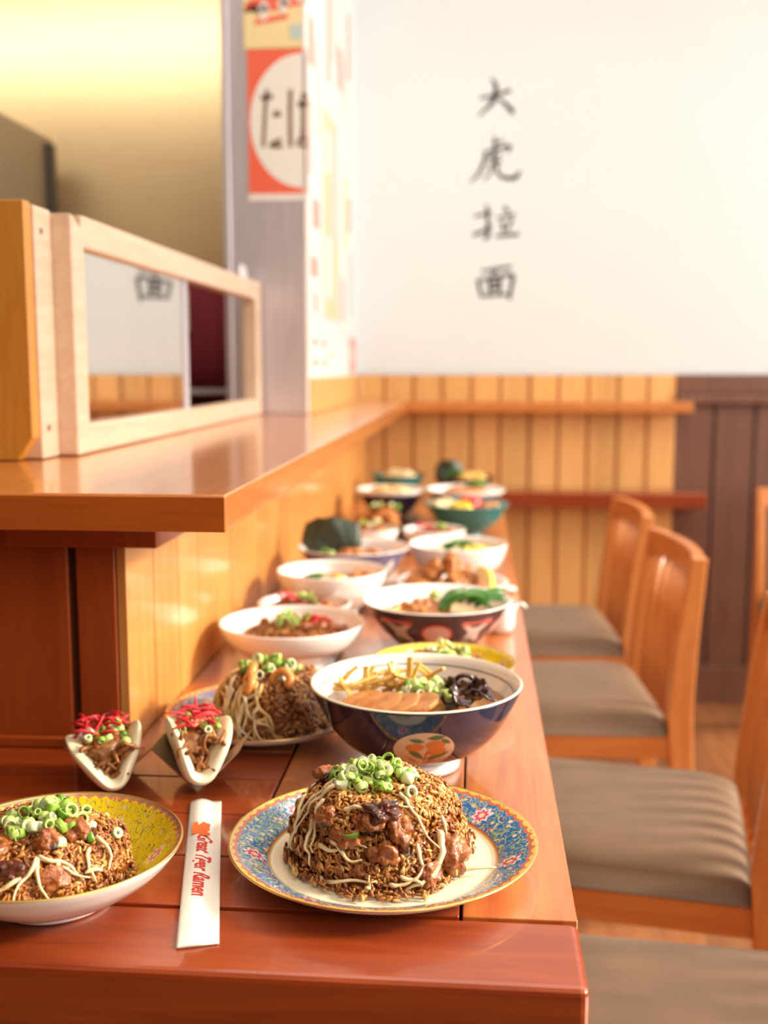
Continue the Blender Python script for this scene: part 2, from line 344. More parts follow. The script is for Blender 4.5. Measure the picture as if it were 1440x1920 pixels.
# ------------------------------------------------------------------ room
WY = 3.85                                     # far wall
XL, XR, YB, ZC = -3.0, 3.2, -2.6, 3.0
struct(MB().box(-0.42, XR, WY, WY + 0.1, 0, ZC).build('wall_far', M['wall'], smooth=False), 'warm white painted end wall with four brushed characters')
struct(MB().box(XL, XR, YB, WY, -0.1, 0).build('floor', M['floor'], smooth=False), 'brown wooden floor')
struct(MB().box(XL, XR, YB, WY + 0.1, ZC, ZC + 0.1).build('ceiling', M['ceiling'], smooth=False), 'pale ceiling')
struct(MB().box(XL, XR, YB - 0.1, YB, 0, ZC).build('wall_back', M['dark_panel'], smooth=False), 'brown wall behind the viewer')
mb = MB()                                      # window wall on the right, wide openings for the daylight
mb.box(XR, XR + 0.1, YB, WY, 0, 0.6); mb.box(XR, XR + 0.1, YB, WY, 2.7, ZC)
for y0, y1 in ((YB, -0.6), (WY - 0.1, WY)): mb.box(XR, XR + 0.1, y0, y1, 0.6, 2.7)
struct(mb.build('wall_right', M['wall'], smooth=False), 'window wall on the right')
struct(MB().box(XL - 0.1, XL, YB, WY, 0, ZC).build('wall_left', M['dull_steel'], smooth=False), 'kitchen side wall')
# far wall cladding
def boards(mb, x0, x1, pitch, gap, z0, z1, y_front, y_back, mi=0):
    x = x0
    while x < x1 - 0.005:
        xe = min(x + pitch - gap, x1); mb.box(x, xe, y_front, y_back, z0, z1, mi); x += pitch
    mb.box(x0, x1, y_front + 0.006, y_back, z0, z1, 1)
PX0, PX1 = -0.414, 0.675
mb = MB(); boards(mb, PX0, PX1, 0.1, 0.012, 0.0, 1.138, WY - 0.025, WY - 0.001)
struct(mb.build('trim_1', [M['far_panel'], wood('groove wood', (0.45, 0.17, 0.045), (0.55, 0.22, 0.06), 'z')], smooth=False), 'light orange tongue and groove wainscot on the end wall')
mb = MB(); boards(mb, PX1 + 0.002, XR, 0.135, 0.012, 0.0, 1.04, WY - 0.02, WY - 0.001)
struct(mb.build('trim_2', [M['dark_panel'], plain('dark groove', (0.07, 0.03, 0.02), 0.6)], smooth=False), 'brown wainscot on the end wall')
mb = MB(); mb.box(PX1 + 0.002, XR, WY - 0.035, WY - 0.001, 1.075, 1.14); mb.box(PX1 + 0.002, XR, WY - 0.05, WY - 0.001, 1.04, 1.075)
struct(mb.build('trim_3', M['dark_panel'], smooth=False, bevel=0.006), 'dark brown chair rail')
struct(MB().box(PX1 + 0.002, XR, WY - 0.045, WY - 0.021, 0, 0.13).build('baseboard_far', M['dark_panel'], smooth=False, bevel=0.004), 'brown baseboard')

# partition under the serving ledge, and its end face towards the viewer
PXW, PYF = -0.378, 1.145
mb = MB(); y = PYF
mb.box(PXW - 0.05, PXW - 0.004, PYF + 0.062, WY - 0.026, 0, 1.014, 1)
while y < WY - 0.03:
    y1 = min(y + 0.103, WY - 0.027); mb.box(PXW - 0.01, PXW, y + 0.0015, y1 - 0.0015, 0, 1.014, 0); y += 0.103
mb.box(PXW - 0.0108, PXW - 0.0102, PYF + 0.002, PYF + 0.061, 0, 1.014, 1)
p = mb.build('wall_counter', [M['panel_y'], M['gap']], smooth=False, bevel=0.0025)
struct(p, 'orange board partition along the counter below the ledge')
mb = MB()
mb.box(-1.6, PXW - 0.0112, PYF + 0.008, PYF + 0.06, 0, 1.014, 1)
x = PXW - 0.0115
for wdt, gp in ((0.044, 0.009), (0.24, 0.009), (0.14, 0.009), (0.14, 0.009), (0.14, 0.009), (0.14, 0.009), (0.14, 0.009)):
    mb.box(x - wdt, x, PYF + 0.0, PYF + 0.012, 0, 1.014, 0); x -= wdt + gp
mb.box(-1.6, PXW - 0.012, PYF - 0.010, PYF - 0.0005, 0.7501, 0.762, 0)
struct(mb.build('wall_counter_end', [M['panel_shaded'], plain('dark recess wood', (0.06, 0.016, 0.005), 0.6)], smooth=False, bevel=0.002), 'shade-toned orange board end of the partition facing the viewer')

# ------------------------------------------------------------------ dining counter (L shaped)
cz, ct = 0.75, 0.05
root = empty('dining_counter', (-0.15, 1.9, 0), 'long red-brown varnished plank counter crowded with dishes, turning along the end wall', 'counter')
def lw(o): o.matrix_parent_inverse = Matrix.Translation(-Vector(root.location)); return o
CX1 = 0.081
mb = MB(); gp = 0.0012
seams_y = [0.704, 0.7975, 0.886, 0.975, 1.0645, PYF - 0.001]
lw(MB().box(-1.6, CX1, seams_y[0], seams_y[1] - gp, cz - 0.085, cz).build('front_plank', M['counter_edge'], root, smooth=False, bevel=0.006))
mb.box(-1.6, -0.0092, seams_y[1] + gp, seams_y[2] - gp, cz - ct, cz, 0)
for a, b in zip(seams_y[2:-1], seams_y[3:]): mb.box(-1.6, -0.1966, a + gp, b - gp, cz - ct, cz, 0)
lw(mb.build('crosswise_planks', M['counter'], root, smooth=False, bevel=0.0012))
mb = MB()
mb.box(-0.0092 + 2 * gp, CX1, seams_y[1] + gp, WY - 0.18, cz - ct, cz, 0)
mb.box(-0.1042 + gp, -0.0092, seams_y[2] + gp, WY - 0.18, cz - ct, cz, 0)
mb.box(-0.1966 + 2 * gp, -0.1042 - gp, seams_y[2] + gp, WY - 0.18, cz - ct, cz, 0)
for a, b in ((-0.289, -0.1966), (PXW + 0.001, -0.289)): mb.box(a + gp, b - gp, PYF + 0.001, WY - 0.18, cz - ct, cz, 0)
lw(mb.build('lengthwise_planks', M['counter_long_lit'], root, smooth=False, bevel=0.0012))
lw(MB().box(-1.58, CX1 - 0.02, seams_y[0] + 0.02, PYF - 0.004, cz - ct + 0.006, cz - 0.008).box(PXW + 0.004, CX1 - 0.02, PYF - 0.004, WY - 0.03, cz - ct + 0.006, cz - 0.008)
   .build('underlay', M['gap'], root, smooth=False))
lw(MB().box(PXW + 0.001, 0.76, WY - 0.18 + gp, WY - 0.026, cz - ct, cz).build('end_wall_return', M['counter_edge'], root, smooth=False, bevel=0.004))

# ------------------------------------------------------------------ serving ledge
LZ, LT, LX = 1.05, 0.035, -0.233
root = empty('serving_ledge', (-0.5, 2.0, LZ - LT), 'raised orange pine serving ledge above the counter, carrying the framed glass screen', 'ledge')
def lw2(o, r=None): r = r or root; o.matrix_parent_inverse = Matrix.Translation(-Vector(r.location)); return o
lw2(MB().prism([(-1.6, 1.003), (LX, 1.003), (LX, WY - 0.14), (-0.63, WY - 0.14), (-0.63, 1.6), (-1.6, 1.6)], 'z', LZ - LT, LZ).build('ledge_board', M['ledge'], root, smooth=False, bevel=0.0025))
lw2(MB().box(-1.6, LX, 0.9985, 1.0028, LZ - LT, LZ - 0.0015).build('shaded_front_strip', M['ledge_shaded'], root, smooth=False, bevel=0.001))  # thin facing that carries the painted shade of the ledge front
lw2(MB().box(-0.5, -0.335, 1.12, 1.128, 0.978, LZ - LT).box(-0.36, -0.335, 1.128, 3.6, 0.978, LZ - LT).build('support_rail', M['panel_shaded'], root, smooth=False, bevel=0.002))
tag(lw2(MB().box(PX0 + 0.003, 0.712, WY - 0.139, WY - 0.026, LZ - LT, LZ).build('ledge_return', M['ledge'], root, smooth=False, bevel=0.003)))

# ------------------------------------------------------------------ pillar and posters
PY, PXa, PXb = 2.71, -0.610, -0.418
mb = MB(); mb.box(PXa, PXb, PY, WY, LZ + 0.0005, ZC, 0)
struct(mb.build('wall_pillar', M['wall'], smooth=False), 'white pillar wall carrying posters')
mb = MB(); mb.box(PXa + 0.001, PXb + 0.0, PY - 0.006, PY - 0.0002, LZ + 0.0005, ZC, 0); mb.box(PXa - 0.008, PXa + 0.008, PY - 0.013, PY + 0.05, LZ + 0.0005, ZC, 0)
mb.box(PXb - 0.004, PXb + 0.004, PY - 0.009, PY + 0.004, LZ + 0.0005, ZC, 1)
struct(mb.build('trim_4', [M['steel'], M['poster_white']], smooth=False, bevel=0.002), 'brushed steel cladding of the pillar')
struct(MB().box(-0.4175, -0.405, PY + 0.01, WY - 0.141, LZ + 0.0005, 1.138).build('trim_5', M['far_panel'], smooth=False, bevel=0.003), 'light wood strip above the ledge')

def poster_front(name, label, x0, x1, y0, y1, mat):
    a = at(x0, y0, PY - 0.0065); b = at(x1, y1, PY - 0.0065)
    r = empty(name, (a.x, PY - 0.0065, b.z), label, 'poster')
    o = MB().box(a.x, b.x, PY - 0.0078, PY - 0.0062, b.z, a.z).build('sheet', mat, r, smooth=False)
    o.matrix_parent_inverse = Matrix.Translation(-Vector(r.location)); return r
def stroke_poly(mb, pts, wds, place, mi=0, th=0.0008, cap=True):
    """brush stroke through 2-D points with per-point widths, as a thin raised solid; place(u,v,h)->xyz"""
    n = len(pts)
    if not hasattr(wds, '__len__'): wds = [wds] * n
    # resample with catmull-rom
    P = [Vector((p[0], p[1])) for p in pts]; out = []; ww = []
    for i in range(n - 1):
        p0 = P[max(i - 1, 0)]; p1 = P[i]; p2 = P[i + 1]; p3 = P[min(i + 2, n - 1)]
        for k in range(6 if n > 2 else 2):
            t = k / (6 if n > 2 else 2)
            out.append(0.5 * ((2 * p1) + (p2 - p0) * t + (2 * p0 - 5 * p1 + 4 * p2 - p3) * t * t + (3 * p1 - p0 - 3 * p2 + p3) * t ** 3)); ww.append(wds[i] * (1 - t) + wds[i + 1] * t)
    out.append(P[-1]); ww.append(wds[-1]); m = len(out); vs = []
    for i in range(m):
        t = out[min(i + 1, m - 1)] - out[max(i - 1, 0)]; t = t.normalized() if t.length > 1e-9 else Vector((1, 0)); nn = Vector((-t.y, t.x)) * ww[i] / 2
        for q, h in ((out[i] + nn, 0), (out[i] - nn, 0), (out[i] - nn, th), (out[i] + nn, th)): vs.append(place(q.x, q.y, h))
    fs = []
    for i in range(m - 1):
        for k in range(4):
            k2 = (k + 1) % 4; fs.append((i * 4 + k, i * 4 + k2, i * 4 + 4 + k2, i * 4 + 4 + k))
    fs += [(0, 1, 2, 3), (m * 4 - 1, m * 4 - 2, m * 4 - 3, m * 4 - 4)]
    mb.add(vs, fs, mi)
def fplace(x, y, h):
    p = at(x, y, PY - 0.0079); return (p.x, PY - 0.0079 - h, p.z)
def child(o, r): o.parent = r; o.matrix_parent_inverse = Matrix.Translation(-Vector(r.location)); return o
r = poster_front('poster', 'red poster with a big cream circle and brown characters on the steel pillar', 462, 578, 92, 376, M['poster_white'])
mb = MB(); a = at(463, 93, PY - .008); b = at(577.5, 362, PY - .008); mb.box(a.x, b.x, PY - 0.0084, PY - 0.0078, b.z, a.z)
child(mb.build('red_field', M['red'], smooth=False), r)
# circle clipped at the sheet's right edge
cc = []
for k in range(60):
    t = 2 * PI * k / 60; px = 566 + 97 * math.cos(t); py = 226 + 126 * math.sin(t); cc.append((min(px, 577.3), py))
mb = MB(); pts = [fplace(x, y, 0.0006) for x, y in cc]; pt2 = [fplace(x, y, 0.0011) for x, y in cc]
n = len(pts); mb.add(pts + pt2, [tuple(range(n)), tuple(range(n, 2 * n))[::-1]] + [(i, (i + 1) % n, n + (i + 1) % n, n + i) for i in range(n)])
child(mb.build('cream_circle', plain('poster cream', (0.90, 0.88, 0.81), 0.6), smooth=False), r)
mb = MB(); fp = lambda x, y, h: fplace(x, y, h + 0.0012)
for pts, wd in (([(489, 184), (512, 181)], 9), ([(501, 168), (498, 200), (494, 276)], 7), ([(512, 214), (527, 214)], 11), ([(528, 262), (514, 268), (510, 274), (530, 274)], 8),
                ([(545, 168), (544, 210), (545, 276)], 8), ([(558, 196), (577, 195)], 10), ([(568, 175), (568, 235), (566, 262)], 6), ([(577, 262), (562, 262), (561, 272), (577, 274)], 7), ([(573, 176), (576, 184)], 6)):
    stroke_poly(mb, pts, wd, fp, th=0.0004)
child(mb.build('lettering', M['poster_brown'], smooth=False), r)
r = poster_front('poster', 'pale yellow poster with red and white characters above the red circle poster', 455, 573, -60, 91, M['poster_yellow'])
mb = MB()
for pts, wd in (([(474, 18), (480, 12), (545, -2), (572, -8)], 30), ([(478, 42), (540, 30)], 10)): stroke_poly(mb, pts, wd, fplace, 0, 0.0005)
child(mb.build('red_band', M['red'], smooth=False), r)
mb = MB()
for pts, wd in (([(484, 18), (505, 14)], 10), ([(495, 2), (494, 38)], 11), ([(520, 8), (545, 2)], 10), ([(535, -12), (530, 26)], 10), ([(556, 0), (571, -4)], 9)): stroke_poly(mb, pts, wd, lambda x, y, h: fplace(x, y, h + 0.0006), 0, 0.0005)
child(mb.build('lettering', M['poster_white'], smooth=False), r)
mb = MB(); stroke_poly(mb, [(543, 60), (571, 58)], 28, fplace, 0, 0.0005); child(mb.build('grey_patch', M['poster_green'], smooth=False), r)

# posters on the side of the pillar (plane x = PXb)
def side_poster(label, ya, yb, za, zb, base, marks):
    X = PXb + 0.0002
    r = empty('poster', (X, ya, za), label, 'poster')
    child(MB().box(X, X + 0.0015, ya, yb, za, zb).build('sheet', base, smooth=False), r)
    for nm, mt, items in marks:
        for (a, b, c, d) in items:
            child(MB().box(X + 0.0015, X + 0.0021, ya + (yb - ya) * a, ya + (yb - ya) * b, za + (zb - za) * c, za + (zb - za) * d).build(nm, mt, smooth=False), r)
side_poster('tall white poster with pink and red blocks, first on the side of the pillar', 2.74, 2.98, 1.46, 2.05, M['poster_white'],
            [('red_block', M['poster_pink'], [(0.1, 0.5, 0.75, 0.95), (0.3, 0.8, 0.1, 0.22), (0.05, 0.2, 0.3, 0.6)]), ('grey_block', M['poster_green'], [(0.6, 0.9, 0.5, 0.9)])])
side_poster('red and white poster just above the menu notice on the side of the pillar', 2.75, 2.95, 1.29, 1.45, M['poster_white'],
            [('red_block', M['poster_pink'], [(0.1, 0.7, 0.65, 0.95), (0.35, 0.6, 0.1, 0.4)])])
side_poster('white notice with four small dark marks, lowest on the side of the pillar', 2.75, 3.2, 1.145, 1.27, M['poster_white'],
            [('dark_mark', M['ink'], [(0.12, 0.25, 0.62, 0.72), (0.5, 0.62, 0.62, 0.72), (0.12, 0.25, 0.2, 0.3), (0.5, 0.62, 0.2, 0.3)]), ('red_dot', M['poster_pink'], [(0.8, 0.9, 0.35, 0.5)])])
side_poster('tall peach and pale green poster in the middle of the pillar side', 3.02, 3.32, 1.30, 1.86, M['poster_peach'],
            [('green_block', M['poster_green'], [(0.55, 0.95, 0.4, 0.95)]), ('white_block', M['poster_white'], [(0.1, 0.5, 0.1, 0.4), (0.1, 0.4, 0.7, 0.9)])])
side_poster('pale poster with orange and yellow strips, farthest on the pillar side', 3.36, 3.70, 1.28, 1.80, M['poster_white'],
            [('orange_strip', M['poster_pink'], [(0.1, 0.25, 0.05, 0.3), (0.6, 0.8, 0.6, 0.8)]), ('yellow_strip', M['poster_yellow'], [(0.35, 0.55, 0.5, 0.9)]), ('green_strip', M['poster_green'], [(0.65, 0.95, 0.1, 0.5)])])
side_poster('pink and grey poster highest on the pillar side', 3.02, 3.70, 1.90, 2.30, M['poster_white'],
            [('pink_block', M['poster_pink'], [(0.1, 0.2, 0.1, 0.8), (0.45, 0.6, 0.2, 0.5), (0.8, 0.9, 0.4, 0.9)]), ('grey_block', M['poster_green'], [(0.25, 0.4, 0.3, 0.9), (0.65, 0.75, 0.1, 0.5)])])
side_poster('small red poster beside the end wall above the ledge', 3.62, 3.80, 1.145, 1.26, M['poster_pink'], [('white_block', M['poster_white'], [(0.2, 0.5, 0.3, 0.7)])])

# ------------------------------------------------------------------ wall characters
CH = {
 'topmost of the four': [([(899, 184), (928, 179), (958, 169)], [4, 5, 6]), ([(921, 147), (930, 162), (925, 188), (912, 204), (896, 218)], [3, 7, 8, 5, 2]), ([(931, 184), (947, 194), (963, 212)], [2, 6, 9])],
 'second from the top': [([(927, 256), (928, 278)], [4, 6]), ([(929, 268), (946, 263)], [4, 3]), ([(907, 286), (930, 280), (956, 274), (951, 286)], [4, 5, 6, 3]),
    ([(911, 284), (907, 306), (897, 326), (881, 343)], [5, 6, 5, 2]), ([(914, 297), (941, 290)], [4, 4]), ([(927, 282), (926, 300), (941, 303)], [5, 5, 4]),
    ([(921, 310), (919, 324), (906, 338)], [5, 4, 2]), ([(918, 311), (931, 307), (933, 323), (944, 333), (966, 333), (975, 320)], [4, 5, 5, 6, 8, 3])],
 'third from the top': [([(889, 406), (922, 398)], [4, 5]), ([(913, 384), (915, 420), (914, 444), (905, 446)], [4, 6, 7, 3]), ([(887, 441), (908, 432), (925, 423)], [6, 5, 2]),
    ([(945, 387), (953, 397)], [5, 7]), ([(932, 409), (966, 402)], [4, 5]), ([(941, 414), (945, 434)], [5, 6]), ([(960, 410), (951, 434)], [6, 3]), ([(930, 443), (973, 439)], [5, 6])],
 'lowest of the four': [([(902, 509), (931, 504), (959, 500)], [4, 5, 5]), ([(931, 505), (920, 521)], [5, 4]), ([(896, 524), (903, 556)], [6, 5]), ([(897, 525), (930, 520), (960, 516), (958, 540), (955, 562)], [4, 5, 7, 6, 5]),
    ([(917, 523), (920, 552)], [5, 6]), ([(937, 520), (936, 552)], [6, 6]), ([(919, 531), (937, 529)], [5, 5]), ([(920, 541), (937, 539)], [5, 5]), ([(901, 556), (955, 552)], [4, 4])]}
def wplace(x, y, h):
    p = at(x, y, WY - 0.0004); return (p.x, WY - 0.0004 - h, p.z)
for k, strokes in CH.items():
    mb = MB()
    for pts, wd in strokes: stroke_poly(mb, pts, [v * 1.15 for v in wd], wplace, 0, 0.0012)
    tag(mb.build('wall_character', M['ink'], smooth=False), 'black brushed character on the white end wall, ' + k, 'lettering')

# ------------------------------------------------------------------ framed glass screen on the ledge
root = empty('glass_screen', (-0.53, 1.4, LZ), 'sunlit-toned pine framed glass screen standing on the serving ledge', 'screen')
Y0, Y1, GX = 1.36, 2.665, -0.53
zt = 1.368
lw2(MB().prism([(-1.5, LZ + 0.001), (-0.575, LZ + 0.001), (-0.555, LZ + 0.03), (-0.555, zt + 0.003), (-1.5, zt + 0.003)], 'y', Y0 - 0.022, Y0 + 0.0).build('end_board', M['post'], root, smooth=False, bevel=0.002))
pst = lw2(MB().box(-0.60, -0.551, Y0 + 0.0005, Y0 + 0.055, LZ + 0.001, zt).build('post', M['frame'], root, smooth=False, bevel=0.003))
for z in (LZ + 0.04, zt - 0.03):
    s = MB().lathe([(0.0001, 0), (0.004, 0), (0.004, 0.0015), (0.0001, 0.0015)], 12).build('screw', M['dull_steel'], pst, smooth=False)
    s.location = (-0.551, Y0 + 0.02, z); s.rotation_euler = (0, PI / 2, 0)
lw2(MB().prism([(Y0 + 0.0555, LZ + 0.001), (Y0 + 0.10, LZ + 0.001), (Y0 + 0.10, zt - 0.02), (Y0 + 0.0555, zt - 0.002)], 'x', GX - 0.03, GX + 0.006).build('stile', M['frame'], root, smooth=False, bevel=0.004))
lw2(MB().box(GX - 0.03, GX + 0.006, Y1 - 0.045, Y1, LZ + 0.001, zt).build('stile', M['frame'], root, smooth=False, bevel=0.004))
lw2(MB().box(GX - 0.028, GX + 0.004, Y0 + 0.1, Y1 - 0.045, zt - 0.043, zt).build('rail', M['frame'], root, smooth=False, bevel=0.004))
lw2(MB().box(GX - 0.028, GX + 0.004, Y0 + 0.1, Y1 - 0.045, LZ + 0.001, LZ + 0.040).build('rail', M['frame'], root, smooth=False, bevel=0.004))
lw2(MB().box(GX - 0.013, GX - 0.008, Y0 + 0.1, 2.02, LZ + 0.040, zt - 0.043).build('pane', M['glass'], root, smooth=False))
tag(lw2(MB().box(GX - 0.022, GX - 0.006, 2.0, 2.03, LZ + 0.040, zt - 0.043).build('meeting_bar', M['lavender'], root, smooth=False)))

# ------------------------------------------------------------------ kitchen behind
KY = 3.2
struct(MB().box(XL, PXa - 0.01, KY, KY + 0.05, 0, ZC).build('wall_kitchen', M['warm_steel'], smooth=False), 'warm brushed steel clad kitchen wall')
r = empty('steel_cabinet', (-1.9, 2.5, 0), 'tall dull steel cabinet at the left edge of the kitchen', 'cabinet')
child(MB().box(-2.9, -1.2, 1.75, 3.12, 0.0, 1.80).build('body', M['dull_steel'], smooth=False, bevel=0.004), r)
child(MB().box(-1.1995, -1.185, 3.06, 3.10, 0.3, 1.78).build('edge_strip', plain('dark strip', (0.05, 0.04, 0.03), 0.6), smooth=False), r)  # narrow dark strip near the far edge of the cabinet side
r = empty('maroon_curtain', (-0.9, KY - 0.02, 1.0), 'maroon cloth hanging in the kitchen seen through the glass screen', 'curtain')
mb = MB(); n = 40
pr = [(-1.0 + 0.36 * i / n, KY - 0.03 + 0.008 * math.sin(i * 0.9)) for i in range(n + 1)]
mb.prism(pr + [(x, y + 0.004) for x, y in pr[::-1]], 'z', 1.0, 1.45); child(mb.build('cloth', M['maroon']), r)
child(MB().box(-0.86, -0.83, KY - 0.05, KY - 0.045, 1.27, 1.38).build('yellow_label', M['poster_yellow'], smooth=False), r)
r = empty('kitchen_shelf', (-0.9, 2.95, 1.09), 'thin steel shelf with dark boxes seen low through the glass screen', 'shelf')
child(MB().box(-1.15, -0.64, 2.85, 3.1, 1.095, 1.105).build('board', M['steel'], smooth=False), r)
tag(MB().box(-0.95, -0.80, 2.88, 3.0, 1.0, 1.09).build('storage_box', plain('dark green box', (0.03, 0.05, 0.03), 0.5), smooth=False, bevel=0.004), 'dark green box under the thin kitchen shelf behind the glass', 'box')
tag(MB().tube([(-0.575, 2.60, 1.3685), (-0.575, 2.60, 1.395)], 0.009, 16).tube([(-0.575, 2.56, 1.3685), (-0.575, 2.56, 1.395)], 0.009, 16).tube([(-0.575, 2.60, 1.395), (-0.575, 2.56, 1.395)], 0.009, 12)
    .build('steel_bracket', M['steel']), 'small bright steel bracket on top of the screen frame beside the pillar', 'bracket').location = (0.02, 0.02, 0)

# ------------------------------------------------------------------ chairs
def make_chair(label, group):
    r = empty('dining_chair', (0, 0, 0), label, 'chair', group)
    # local: seat centre at 0; back toward +x; width along y
    W = 0.215
    def post(sy):
        prof = [(0.285, 0.0), (0.262, 0.18), (0.238, 0.36), (0.232, 0.47), (0.243, 0.62), (0.262, 0.785)]
        th = [0.034, 0.038, 0.048, 0.052, 0.042, 0.030]
        mb = MB(); n = 18; out = []; inn = []
        zs = np.linspace(0, 0.785, n)
        for z in zs:
            xc = np.interp(z, [p[1] for p in prof], [p[0] for p in prof]); t = np.interp(z, [p[1] for p in prof], th)
            out.append((xc + t / 2, z)); inn.append((xc - t / 2, z))
        mb.prism(out + inn[::-1], 'y', sy * W - 0.0, sy * W - sy * 0.026)
        return mb
    for sy in (-1, 1):
        post(sy).build('rear_leg', M['chair'], r, smooth=False, bevel=0.003)
        MB().prism([(-0.225, 0), (-0.195, 0), (-0.187, 0.40), (-0.225, 0.40)], 'y', sy * W, sy * (W - 0.03)).build('front_leg', M['chair'], r, smooth=False, bevel=0.003)
        MB().box(-0.187, 0.215, min(sy * (W - 0.004), sy * (W - 0.026)), max(sy * (W - 0.004), sy * (W - 0.026)), 0.365, 0.413).build('side_rail', M['chair_h'], r, smooth=False, bevel=0.003)
    MB().box(-0.22, -0.198, -W + 0.031, W - 0.031, 0.355, 0.413).build('front_rail', M['chair'], r, smooth=False, bevel=0.003)
    MB().box(-0.215, 0.212, -W + 0.027, W - 0.027, 0.400, 0.413).build('seat_board', M['chair_h'], r, smooth=False)
    # curved top rail
    n = 14; o1 = []; i1 = []
    for k in range(n + 1):
        t = -1 + 2 * k / n; yy = t * (W - 0.024); xx = 0.262 + 0.022 * (1 - t * t)
        o1.append((xx + 0.013, yy)); i1.append((xx - 0.013, yy))
    MB().prism(o1 + i1[::-1], 'z', 0.728, 0.786).build('top_rail', M['chair_h'], r, smooth=False, bevel=0.004)
    for k in range(7):
        t = -0.72 + 1.44 * k / 6; yy = t * W; c = 0.020 * (1 - t * t)
        pth = [(0.232, yy, 0.40), (0.236 + c * 0.5, yy, 0.50), (0.244 + c * 0.8, yy, 0.62), (0.258 + c, yy, 0.738)]
        MB().tube(pth, [0.006, 0.0075, 0.0075, 0.006], 8, flat=1.7).build('slat', M['chair'], r)
    # cushion: puffy slab with gathers at the rear edge
    nx, ny = 44, 44; x0, x1 = -0.225, 0.215; vs = []; fs = []
    def zc(u, v):
        e = (1 - abs(2 * u - 1) ** 7) * (1 - abs(2 * v - 1) ** 7)
        gth = max(0, (u - 0.72) / 0.28) ** 1.3
        return 0.060 * e ** 0.45, gth * 0.0035 * math.sin(v * 2 * PI * 9)
    for s_ in (0, 1):
        for i in range(nx + 1):
            for j in range(ny + 1):
                u, v = i / nx, j / ny; h, gz = zc(u, v)
                X = x0 + (x1 - x0) * u; Y = (v - 0.5) * 2 * (W - 0.003)
                cr = 0.02; 
                vs.append((X + (gz * 0.9 if u > 0.9 else 0), Y, 0.4135 + (h + gz * (h > 0.01) if s_ else 0.001) ))
    N1 = (nx + 1) * (ny + 1)
    for i in range(nx):
        for j in range(ny):
            a = i * (ny + 1) + j; b = a + ny + 1
            fs.append((a, a + 1, b + 1, b)); fs.append((N1 + a, N1 + b, N1 + b + 1, N1 + a + 1))
    for i in range(nx):
        for j in (0, ny):
            a = i * (ny + 1) + j; b = a + ny + 1; fs.append((a, b, N1 + b, N1 + a))
    for j in range(ny):
        for i in (0, nx):
            a = i * (ny + 1) + j; fs.append((a, a + 1, N1 + a + 1, N1 + a))
    MB().add(vs, fs).build('seat_cushion', M['cushion'], r)
    return r
def copy_tree(o, parent=None):
    c = o.copy(); COL.objects.link(c)
    if parent is not None: c.parent = parent
    for ch in list(o.children): copy_tree(ch, c)
    return c
ch0 = make_chair('orange wooden chair with taupe cushion, nearest along the counter, below the plate corner', 'chairs along the counter')
ch0.location = (0.23, 1.12, 0); ch0.rotation_euler = (0, 0, -0.10)
for yy, xx, rz, lb in ((1.74, 0.222, -0.17, 'orange wooden chair with gathered taupe cushion, second along the counter beside the blue plate'),
                   (2.42, 0.178, 0.06, 'orange wooden slat back chair with taupe cushion, third along the counter'),
                   (3.05, 0.170, 0.06, 'orange wooden slat back chair with taupe cushion, farthest along the counter near the end wall')):
    c = copy_tree(ch0); c.location = (xx, yy, 0); c.rotation_euler = (0, 0, rz); c['label'] = lb
c = copy_tree(ch0); c.location = (1.10, 3.28, 0); c.rotation_euler = (0, 0, PI / 2); c['label'] = 'reddish wooden chair at the right edge before the brown wainscot'; c['group'] = 'chairs away from the counter'

# ------------------------------------------------------------------ dish builders
def smooth_prof(pts, n=6):
    out = []
    for i in range(len(pts) - 1):
        p0 = pts[max(i - 1, 0)]; p1 = pts[i]; p2 = pts[i + 1]; p3 = pts[min(i + 2, len(pts) - 1)]
        for k in range(n):
            t = k / n
            out.append(tuple(0.5 * (2 * p1[j] + (p2[j] - p0[j]) * t + (2 * p0[j] - 5 * p1[j] + 4 * p2[j] - p3[j]) * t * t + (3 * p1[j] - p0[j] - 3 * p2[j] + p3[j]) * t ** 3) for j in (0, 1)))
    out.append(tuple(pts[-1])); return out
def bowl_profiles(R, H, foot_r, foot_h, shape='round', th=0.0045):
    if shape == 'round':  out = [(foot_r, foot_h), (R * 0.62, foot_h + (H - foot_h) * 0.14), (R * 0.86, foot_h + (H - foot_h) * 0.46), (R * 0.965, foot_h + (H - foot_h) * 0.76), (R, H)]
    elif shape == 'deep': out = [(foot_r, foot_h), (R * 0.62, foot_h + (H - foot_h) * 0.13), (R * 0.80, foot_h + (H - foot_h) * 0.40), (R * 0.925, foot_h + (H - foot_h) * 0.74), (R, H)]
    elif shape == 'ramen': out = [(foot_r, foot_h), (R * 0.58, foot_h + (H - foot_h) * 0.20), (R * 0.78, foot_h + (H - foot_h) * 0.52), (R * 0.92, foot_h + (H - foot_h) * 0.84), (R, H)]
    else:                 out = [(foot_r, foot_h), (R * 0.66, foot_h + (H - foot_h) * 0.20), (R * 0.86, foot_h + (H - foot_h) * 0.56), (R * 0.96, foot_h + (H - foot_h) * 0.84), (R, H)]
    o = smooth_prof(out); inn = [(max(r - th, 0.0005), z + th * 0.5) for r, z in o[:-1]]
    inn = [p for p in inn if p[1] < H - 0.001] + [(R - th * 0.8, H - 0.0005)]
    return o, inn
